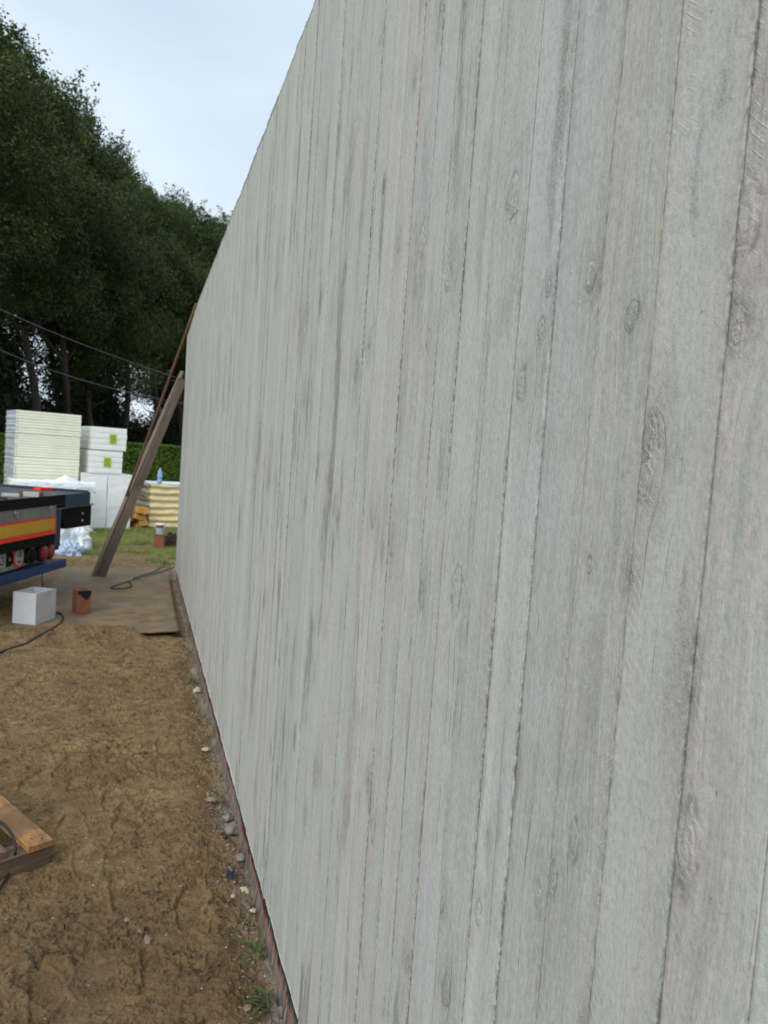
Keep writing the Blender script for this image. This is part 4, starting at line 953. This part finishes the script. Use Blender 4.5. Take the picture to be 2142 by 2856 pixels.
# ------------------------------------------------------------------ vegetation
def leaf_cloud(C, Nn, size, rs, aspect=0.6, tilt=1.0):
    """quads (as two-triangle leaf rhombi) at centres C with normals Nn"""
    n = len(C); nrm = Nn+tilt*rs.normal(size=(n, 3)); nrm /= np.linalg.norm(nrm, axis=1)[:, None]
    t = rs.normal(size=(n, 3)); t -= nrm*(t*nrm).sum(1)[:, None]; t /= np.linalg.norm(t, axis=1)[:, None]
    b = np.cross(nrm, t); s = (size*rs.uniform(0.6, 1.35, n))[:, None]
    fold = nrm*s*0.18
    V_ = np.stack([C-t*s*0.5, C+b*s*aspect*0.5-fold, C+t*s*0.5, C-b*s*aspect*0.5-fold], 1).reshape(-1, 3)
    F_ = np.arange(n*4).reshape(-1, 4); return V_, F_
def tree_meshes(seed, height=17.0, crown_r=3.6, base=5.5, nclump=74, nleaf=330):
    rs = np.random.RandomState(seed); rnd = random.Random(seed)
    tm = MB(); top = height*0.9; k_ = 14
    tp = [Vector((0.25*math.sin(i*0.9+seed), 0.25*math.cos(i*0.7+seed), top*i/k_)) for i in range(k_+1)]; tp[0] = Vector((0, 0, -0.2))
    tm.tube(tp, [0.21*(1-0.85*i/k_)+0.02 for i in range(k_+1)], 9)
    cents = []
    for c in range(nclump):
        z_ = base+(height-base)*(rs.rand()**0.85); f_ = (z_-base)/(height-base)
        rmax = crown_r*1.12*math.sin(math.pi*(f_*0.75+0.2))
        a = rs.rand()*2*math.pi; r_ = rmax*math.sqrt(rs.uniform(0.25, 1.0))*rs.uniform(0.8, 1.2)
        cents.append((r_*math.cos(a), r_*math.sin(a), z_, rs.uniform(0.7, 1.7)*(1.0-0.35*f_)))
        if c % 3 == 0:
            zb = max(2.5, z_-r_*0.75-0.5); ti = min(k_, max(0, int(zb/top*k_)))
            p0_ = tp[ti]; p2_ = Vector((cents[-1][0], cents[-1][1], z_)); p1_ = p0_.lerp(p2_, 0.5)+Vector((0, 0, -0.4))
            tm.tube([p0_, p1_, p2_], [0.07, 0.045, 0.015], 5, False)
    # loose twigs of dead lower branches
    for q in range(9):
        z_ = rs.uniform(2.5, base+1); a = rs.rand()*6.28; l_ = rs.uniform(0.8, 2.4)
        p0_ = Vector((0, 0, z_)); p2_ = p0_+Vector((l_*math.cos(a), l_*math.sin(a), rs.uniform(0.1, 1.2)))
        tm.tube([p0_, p0_.lerp(p2_, 0.5)+Vector((0, 0, rs.uniform(-0.2, 0.2))), p2_], [0.035, 0.022, 0.008], 4, False)
    Cs, Ns = [], []
    for (x, y, z_, s_) in cents:
        n = int(nleaf*s_*s_*2.4); d = rs.normal(size=(n, 3)); d /= np.linalg.norm(d, axis=1)[:, None]
        rad = (rs.rand(n)**0.25)[:, None]*s_*(1+0.05*rs.normal(size=(n, 1)))*(0.85+0.45*np.abs(perlin(d[:, 0]*2.2+x, d[:, 1]*2.2+d[:, 2]*2.4+y, seed)[:, None])*2)
        P_ = d*rad*np.array([1.05, 1.05, 0.72])+np.array([x, y, z_]); Cs.append(P_); Ns.append(d*0.8+np.array([0, 0, 0.5]))
        # sprays that stick out
        for q in range(5):
            dd = rs.normal(size=3); dd[2] = abs(dd[2])*1.6; dd /= np.linalg.norm(dd); m_ = 22
            tt_ = rs.rand(m_)[:, None]; P_ = np.array([x, y, z_])+dd*s_*(0.75+0.7*tt_)+rs.normal(size=(m_, 3))*0.07; Cs.append(P_); Ns.append(rs.normal(size=(m_, 3)))
    V_, F_ = leaf_cloud(np.vstack(Cs), np.vstack(Ns), 0.125, rs, 0.62)
    crown = npmesh('crown', V_, F_); trunk = pyd('trunk', tm.v, tm.f, True)
    return trunk, crown
protos = [tree_meshes(1, 17.0, 3.6, 7.2, 74), tree_meshes(2, 17.0, 3.1, 7.9, 62), tree_meshes(3, 17.0, 3.8, 6.6, 78), tree_meshes(4, 17.0, 3.0, 4.4, 74)]
for t_, c_ in protos: t_.materials.append(M_BARK); c_.materials.append(M_LEAF)
T_LIST = [(-230, 25, -60, 0, 'tallest dark oak at the far left edge of the tree row'),
          (-105, 28.5, 75, 1, 'tall dark tree at the left picture edge, top above the others'),
          (80, 33, 285, 1, 'dark green tree second from the left picture edge'),
          (170, 37, 350, 0, 'dark green tree above the tall cream stack'),
          (255, 41, 420, 3, 'broad tree with a ragged shoulder in the middle of the row'),
          (345, 45, 520, 1, 'slimmer tree right of the middle of the row'),
          (425, 49, 575, 1, 'brighter green tree above the labelled packs'),
          (500, 53, 598, 0, 'low-branched tree above the leaning planks'),
          (585, 58, 605, 3, 'tree just left of the wall top edge'),
          (665, 63, 640, 2, 'last tree of the row, half behind the wall'),
          (760, 69, 660, 0, 'tree wholly behind the wall at the end of the row')]
rr2 = random.Random(8)
def place_tree(px, D, top, kind, label, first=True, zoff=0):
    p = at(px, 1230, D); ztop = at(px, top, D).z; s_ = (ztop+0.3)/17.0
    r = empty('tree', (p.x, p.y, -0.05), rr2.uniform(0, 6.28), label=label, cat='tree', group='trees in the row behind the site')
    w_ = rr2.uniform(0.92, 1.08)
    tk = link('trunk', protos[kind][0], None, r); cw = link('crown', protos[kind][1], None, r)
    r.scale = (s_*w_, s_*w_, s_)
    v = rr2.uniform(0.75, 1.25); cw.color = (v*rr2.uniform(0.9, 1.15)*1.6, v*1.6, v*rr2.uniform(0.75, 1.0)*1.6, 1)
    return r
for a in T_LIST: place_tree(*a)
# second rank, only crowns and stems glimpsed between the first
B_LIST = [(-90, 36, 250, 1), (5, 40, 390, 1), (150, 46, 460, 1), (235, 49, 470, 0), (300, 52, 520, 0), (455, 60, 640, 3), (540, 66, 655, 1), (620, 72, 668, 3)]
for k, (px, D, top, kd_) in enumerate(B_LIST):
    place_tree(px, D, top, kd_, ['rear tree glimpsed behind the far left pair', 'rear tree filling behind the left picture edge', 'rear tree behind the one above the cream stack', 'rear low-branched tree left of the middle', 'rear tree behind the ragged middle tree', 'rear tree behind the brighter green tree', 'rear tree behind the low-branched right tree', 'rear tree glimpsed beside the wall top'][k])
# undergrowth: dense dark thicket below the crowns, open only where the sky shows between the stems
rs = np.random.RandomState(77); Cs = []
def in_gap(px): return 35 < px < 150 or 318 < px < 428
for k in range(520):
    px = -300+1200*rs.rand(); D = 31+38*max(0, (px+60)/800.0)+rs.uniform(0.5, 12)
    p = at(px, 1230, max(25, D)); low = k < 280
    if low: zc, hz = rs.uniform(0.6, 2.5), rs.uniform(1.0, 1.8)
    else:
        if in_gap(px): continue
        zc, hz = rs.uniform(2.2, 6.0), rs.uniform(0.9, 1.5)
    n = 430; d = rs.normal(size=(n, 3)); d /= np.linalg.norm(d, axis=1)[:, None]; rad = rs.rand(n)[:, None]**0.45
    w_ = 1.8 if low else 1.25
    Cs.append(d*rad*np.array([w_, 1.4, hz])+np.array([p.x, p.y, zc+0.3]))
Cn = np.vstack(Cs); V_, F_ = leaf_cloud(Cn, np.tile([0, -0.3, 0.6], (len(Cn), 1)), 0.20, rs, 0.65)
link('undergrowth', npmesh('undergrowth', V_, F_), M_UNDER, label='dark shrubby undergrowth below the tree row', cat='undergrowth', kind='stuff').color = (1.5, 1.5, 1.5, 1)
# clipped hedge
hy0 = 22.0; x0_, x1_ = -14.0, 5.0
hedge = empty('hedge', (0, hy0, 0), label='clipped green conifer hedge behind the insulation stacks', cat='hedge')
nxh, nzh = 190, 18
Xh, Zh = np.meshgrid(np.linspace(x0_, x1_, nxh), np.linspace(0, 1.60, nzh)); Yh = 0.16+0.05*fbm(Xh*2, Zh*2, 3, 601)
V1 = np.stack([Xh, Yh, Zh], -1).reshape(-1, 3)
Xt, Yt = np.meshgrid(np.linspace(x0_, x1_, nxh), np.linspace(0.16, 1.0, 6)); V2 = np.stack([Xt, Yt, np.full(Xt.shape, 1.60)], -1).reshape(-1, 3)
link('dark_core', npmesh('dark_core', np.vstack([V1, V2]), np.vstack([grid_faces(nzh, nxh), grid_faces(6, nxh)+len(V1)])), M_HEDGEC, hedge)
n = 42000
X_ = np.where(rs.rand(n) < 0.7, rs.uniform(-5.2, 2.2, n), rs.uniform(x0_, x1_, n)); Z_ = rs.uniform(0, 1.68, n); Y_ = 0.12-0.10*np.abs(fbm(X_*1.6, Z_*1.8, 3, 611))+rs.uniform(-0.05, 0.05, n)
C1 = np.stack([X_, Y_, Z_], -1); N1 = np.tile([0, -0.8, 0.3], (n, 1))
n2 = 16000; X2 = np.where(rs.rand(n2) < 0.7, rs.uniform(-5.2, 2.2, n2), rs.uniform(x0_, x1_, n2)); C2 = np.stack([X2, rs.uniform(0.02, 1.0, n2), 1.64+0.025*fbm(X2*2, X2*0, 3, 613)+rs.uniform(-0.03, 0.05, n2)], -1); N2 = np.tile([0, 0, 1.0], (n2, 1))
V_, F_ = leaf_cloud(np.vstack([C1, C2]), np.vstack([N1, N2]), 0.075, rs, 0.45, 0.7)
link('foliage', npmesh('hedge_foliage', V_, F_), M_HEDGE, hedge).color = (1.6, 1.6, 1.6, 1)

# grass between the sand and the stacks
def blades(C, h, w, rs, lean=0.5):
    n = len(C); a = rs.rand(n)*2*math.pi; hh = h*rs.uniform(0.45, 1.3, n); l_ = rs.normal(size=(n, 2))*lean
    dx = np.stack([np.cos(a), np.sin(a), np.zeros(n)], 1)*w*0.5
    mid = C+np.stack([l_[:, 0]*hh*0.35, l_[:, 1]*hh*0.35, hh*0.6], 1); tip = C+np.stack([l_[:, 0]*hh, l_[:, 1]*hh, hh], 1)
    V_ = np.stack([C-dx, C+dx, mid+dx*0.7, mid-dx*0.7, tip], 1).reshape(-1, 3); i = np.arange(n)[:, None]*5
    F_ = np.vstack([i+np.array([[0, 1, 2]]), i+np.array([[0, 2, 3]]), i+np.array([[3, 2, 4]])]); return V_, F_
n = 150000; Y_ = rs.uniform(10.7, 16.5, n); X_ = rs.uniform(-0.5, 0.5, n)*(3.2+0.5*(Y_-10))-0.6
dens = fbm(X_*1.7, Y_*1.1, 3, 701)+0.55*sstep(11.0, 12.3, Y_+0.6*fbm(X_*1.5, Y_, 2, 703)+0.35*X_)-0.62*np.exp(-((X_+0.1)/0.35)**2-((Y_-12.6)/0.5)**2)
k = (dens > 0.05+0.25*rs.rand(n)) & ((X_ < 0.5) | (Y_ > 9.7))
C = np.stack([X_, Y_, np.full(n, -0.03)], -1)[k]
V_, F_ = blades(C, 0.085, 0.007, rs, 0.7)
link('grass', npmesh('grass', V_, F_), M_GRASS, label='rough short grass around the foot of the stacks', cat='grass', kind='stuff').color = (1.6, 1.6, 1.6, 1)

# ------------------------------------------------------------------ small things at the wall foot
def stone(px, py, s, mat, label, cat='stone', seed=0, fl=0.6, asp=1.0, z=0.0):
    p = gr(px, py); rs_ = np.random.RandomState(seed+int(px)); bm = bmesh.new(); bmesh.ops.create_icosphere(bm, subdivisions=3, radius=1)
    co = np.array([v.co[:] for v in bm.verts]); k = 1+0.75*fbm(co[:, 0]*1.7+seed, co[:, 1]*1.3+co[:, 2], 3, seed+3)+0.12*fbm(co[:, 0]*5, co[:, 2]*5+co[:, 1]*3, 2, seed)
    for v, q in zip(bm.verts, co*k[:, None]): v.co = Vector((q[0]*s, q[1]*s*asp, max(-0.4, q[2])*s*fl))
    me = bpy.data.meshes.new('stone'); bm.to_mesh(me); bm.free(); me.polygons.foreach_set('use_smooth', [True]*len(me.polygons))
    o = link('stone', me, mat, None, (p.x, p.y, z+s*fl*0.15), label=label, cat=cat); o.rotation_euler = (0, 0, rs_.rand()*6.28); return o
stone(548, 1925, 0.024, M_STONE_W, 'whitish chip beside the farthest weed tuft at the wall foot', seed=1, z=-0.01)
stone(552, 1918, 0.018, M_STONE_W, 'smaller whitish chip touching the farthest weed tuft', seed=2, z=-0.01)
stone(636, 2270, 0.024, M_STONE, 'grey-white mortar lump at the wall foot, upper of two', seed=3, z=-0.02)
stone(650, 2300, 0.032, M_STONE, 'larger grey-white mortar lump at the wall foot, lower of two', seed=4, asp=1.5, z=-0.02)
stone(684, 2470, 0.017, M_STONE_W, 'pale pebble close to the footing beside the navy scrap', seed=5, z=-0.02)
stone(413, 2622, 0.024, M_STONE_B, 'flat pinkish-brown stone lying alone on the sand', seed=6, fl=0.35, asp=0.55)
stone(395, 2600, 0.014, M_STONE_B, 'small brown lump beside the flat pinkish stone', seed=16, fl=0.3, asp=0.7)
stone(705, 2540, 0.010, M_STONE_W, 'tiny white chip on the sand below the navy scrap', seed=7)
stone(650, 2500, 0.009, M_STONE_W, 'tiny cream chip left of the pale pebble', seed=8)
stone(590, 2225, 0.022, M_STONE, 'flat grey lump half sunk beside the two mortar lumps', seed=9, fl=0.35, asp=1.3, z=-0.01)
stone(575, 2085, 0.020, M_STONE_W, 'cream crumb of mortar at the middle of the wall foot', seed=10, fl=0.4, z=-0.01)
stone(673, 2380, 0.020, M_STONE, 'rounded grey pebble against the footing above the navy scrap', seed=11, z=-0.02)
stone(690, 2812, 0.013, M_STONE_B, 'small round brown pebble at the bottom of the picture', seed=12)
stone(357, 2105+460, 0.011, M_STONE_B, 'small brownish pebble lying a little above the flat pinkish stone', seed=14, fl=0.4)
# crumbs
rs = np.random.RandomState(31); n = 2600
yb = 1.6+7.0*rs.rand(n)**1.4; xb = np.where(rs.rand(n) < 0.62, 0.455-np.abs(rs.normal(size=n))*0.06, 0.45-rs.rand(n)*(0.9+0.15*yb))
gx = np.interp(yb, yy, np.arange(NRW)).astype(int); ux = np.clip((0.56-xb)/Wd[gx], 0, 1)**(1/1.25); gc = (ux*(NCW-1)).astype(int)
zb_ = Hg[gx, gc]
ico = bmesh.new(); bmesh.ops.create_icosphere(ico, subdivisions=1, radius=1); iv = np.array([v.co[:] for v in ico.verts]); fi = np.array([[v.index for v in f.verts] for f in ico.faces]); ico.free()
for nm, mat_, sel, sz, lab in (('crumbs', M_STONE_W, rs.rand(n) < 0.28, 0.0026, 'tiny pale crumbs scattered over the sand and along the wall foot'), ('gravel', M_STONE, rs.rand(n) < 0.5, 0.0045, 'small grey gravel strewn along the foot of the wall')):
    idx = np.where(sel & ((nm == 'crumbs') | (xb > 0.33)))[0]; s_ = sz*rs.uniform(0.4, 1.6, len(idx))
    V_ = (iv[None]*(1+0.3*rs.normal(size=(len(idx), len(iv), 1)))*s_[:, None, None]*np.array([1.2, 1, 0.6])+np.stack([xb[idx], yb[idx], zb_[idx]+0.001], -1)[:, None]).reshape(-1, 3)
    F_ = (fi[None]+np.arange(len(idx))[:, None, None]*len(iv)).reshape(-1, 3)
    link(nm, npmesh(nm, V_, F_), mat_, label=lab, cat='gravel', kind='stuff')
# weeds
def weed(px, py, size, n, seed, label, z=-0.01):
    p = gr(px, py); rs_ = np.random.RandomState(seed); r = empty('weed', (p.x, p.y, z), label=label, cat='weed')
    for k in range(n):
        a = rs_.rand()*6.28; L_ = size*rs_.uniform(0.6, 1.2); w_ = L_*rs_.uniform(0.06, 0.13); up = rs_.uniform(0.15, 1.0)
        vs = []; fs = []; m_ = 7; ox, oy, tw = rs_.uniform(-.018, .018), rs_.uniform(-.03, .03), rs_.uniform(-1, 1)
        for q in range(m_+1):
            t = q/m_; rr_ = L_*t; zz_ = L_*up*(t-0.75*t*t); ww = w_*math.sin(math.pi*min(0.98, 0.12+0.88*t))
            c_ = Vector((ox+rr_*math.cos(a+0.8*t*tw)-0.2*rr_, oy+rr_*math.sin(a+0.8*t*tw), zz_)); s_ = Vector((-math.sin(a), math.cos(a), 0))
            vs += [c_-s_*ww+Vector((0, 0, ww*0.4)), c_, c_+s_*ww+Vector((0, 0, ww*0.4))]
        for q in range(m_): fs += [(q*3, q*3+1, q*3+4, q*3+3), (q*3+1, q*3+2, q*3+5, q*3+4)]
        MB().add(vs, fs).build('leaf', M_WEED, r, smooth=True).color = (1.6, 1.6, 1.4, 1)
weed(540, 1900, 0.06, 12, 1, 'small dusty weed tuft at the wall foot just before the plywood')
weed(705, 2650, 0.075, 9, 2, 'sprawling green weed by the footing, upper of the two near ones')
weed(745, 2795, 0.065, 11, 3, 'broad-leaved weed by the footing at the bottom of the picture')
weed(500, 1775, 0.05, 7, 4, 'little grass tuft at the lifted corner of the plywood')
# navy scrap
rg = gr(640, 2440); V_ = []; 
Us, Vs = np.meshgrid(np.linspace(0, 1, 14), np.linspace(0, 1, 10)); zz_ = 0.004+0.010*np.abs(fbm(Us*4, Vs*4, 3, 801)); ww = 0.5+0.5*np.sin(Us*9)
o = link('plastic_scrap', npmesh('plastic_scrap', np.stack([(Us-0.5)*0.03+0.01*Vs, (Vs-0.5)*0.055*(0.4+ww*0.7), zz_], -1).reshape(-1, 3), grid_faces(10, 14), True), M_RAG, None, (rg.x, rg.y, 0.0), label='little navy blue plastic scrap on the sand by the footing', cat='scrap')
s0, s1 = gr(70, 2655), gr(98, 2702)
MB().tube([s0+Vector((0, 0, .004)), s0.lerp(s1, .5)+Vector((0.004, 0, .008)), s1+Vector((0, 0, .005))], [0.003, 0.0055, 0.004], 7).build('stick', M_STICK, smooth=True, label='short dark stick on the sand at the lower left', cat='stick')
# nodules of paint on the near boards, olive resin spots and slivers of timber stuck in the wall
def on_wall(px, py): v = ray(px, py); return Vector(CAM+v*(WX/v[0]))
pn = MB()
for px, py in ((2003, 1218), (2092, 1304), (2100, 1320), (2121, 1349), (2082, 1670), (2102, 1846), (2002, 1712), (1558, 1091), (2018, 2057), (2106, 2236), (2024, 2256), (2106, 2147), (1356, 2347), (1317, 1464), (2100, 1378)):
    p = on_wall(px, py); pn.lathe([(0.0007, -0.001), (0.0008, 0.0003), (0.0006, 0.0010), (0.0002, 0.0013)], 8, Matrix.Translation((WX, p.y, p.z)) @ Matrix.Rotation(R(-90), 4, 'Y'))
pn.build('paint_nodule', M_STONE_W, wall, kind='stuff')
for px, py, L_, nm in ((1846, 615, 0.040, 'sliver'), (1678, 765, 0.010, 'sliver'), (1862, 1610, 0.012, 'sliver')):
    p = on_wall(px, py)
    MB().box((-0.0006, -0.0007, -L_/2), (0.0006, 0.0007, L_/2)).build('wood_sliver', simple('pale_pine_sliver', (0.50, 0.36, 0.20), 0.8, 0.2, 60), wall, (WX-0.0005, p.y, p.z), bevel=0.0002)
for px, py, s_ in ((2001, 2212, 0.006), (1987, 2505, 0.0045)):
    p = on_wall(px, py)
    MB().lathe([(s_*0.35, -0.001), (s_*0.3, 0.0002), (s_*0.1, 0.0012)], 14, Matrix.Translation((WX, p.y, p.z)) @ Matrix.Diagonal((1, 1, 2.4, 1)) @ Matrix.Rotation(R(-90), 4, 'Y')).build('resin_spot', simple('olive_resin', (0.24, 0.215, 0.14), 0.7, 0.4, 200), wall, smooth=True)
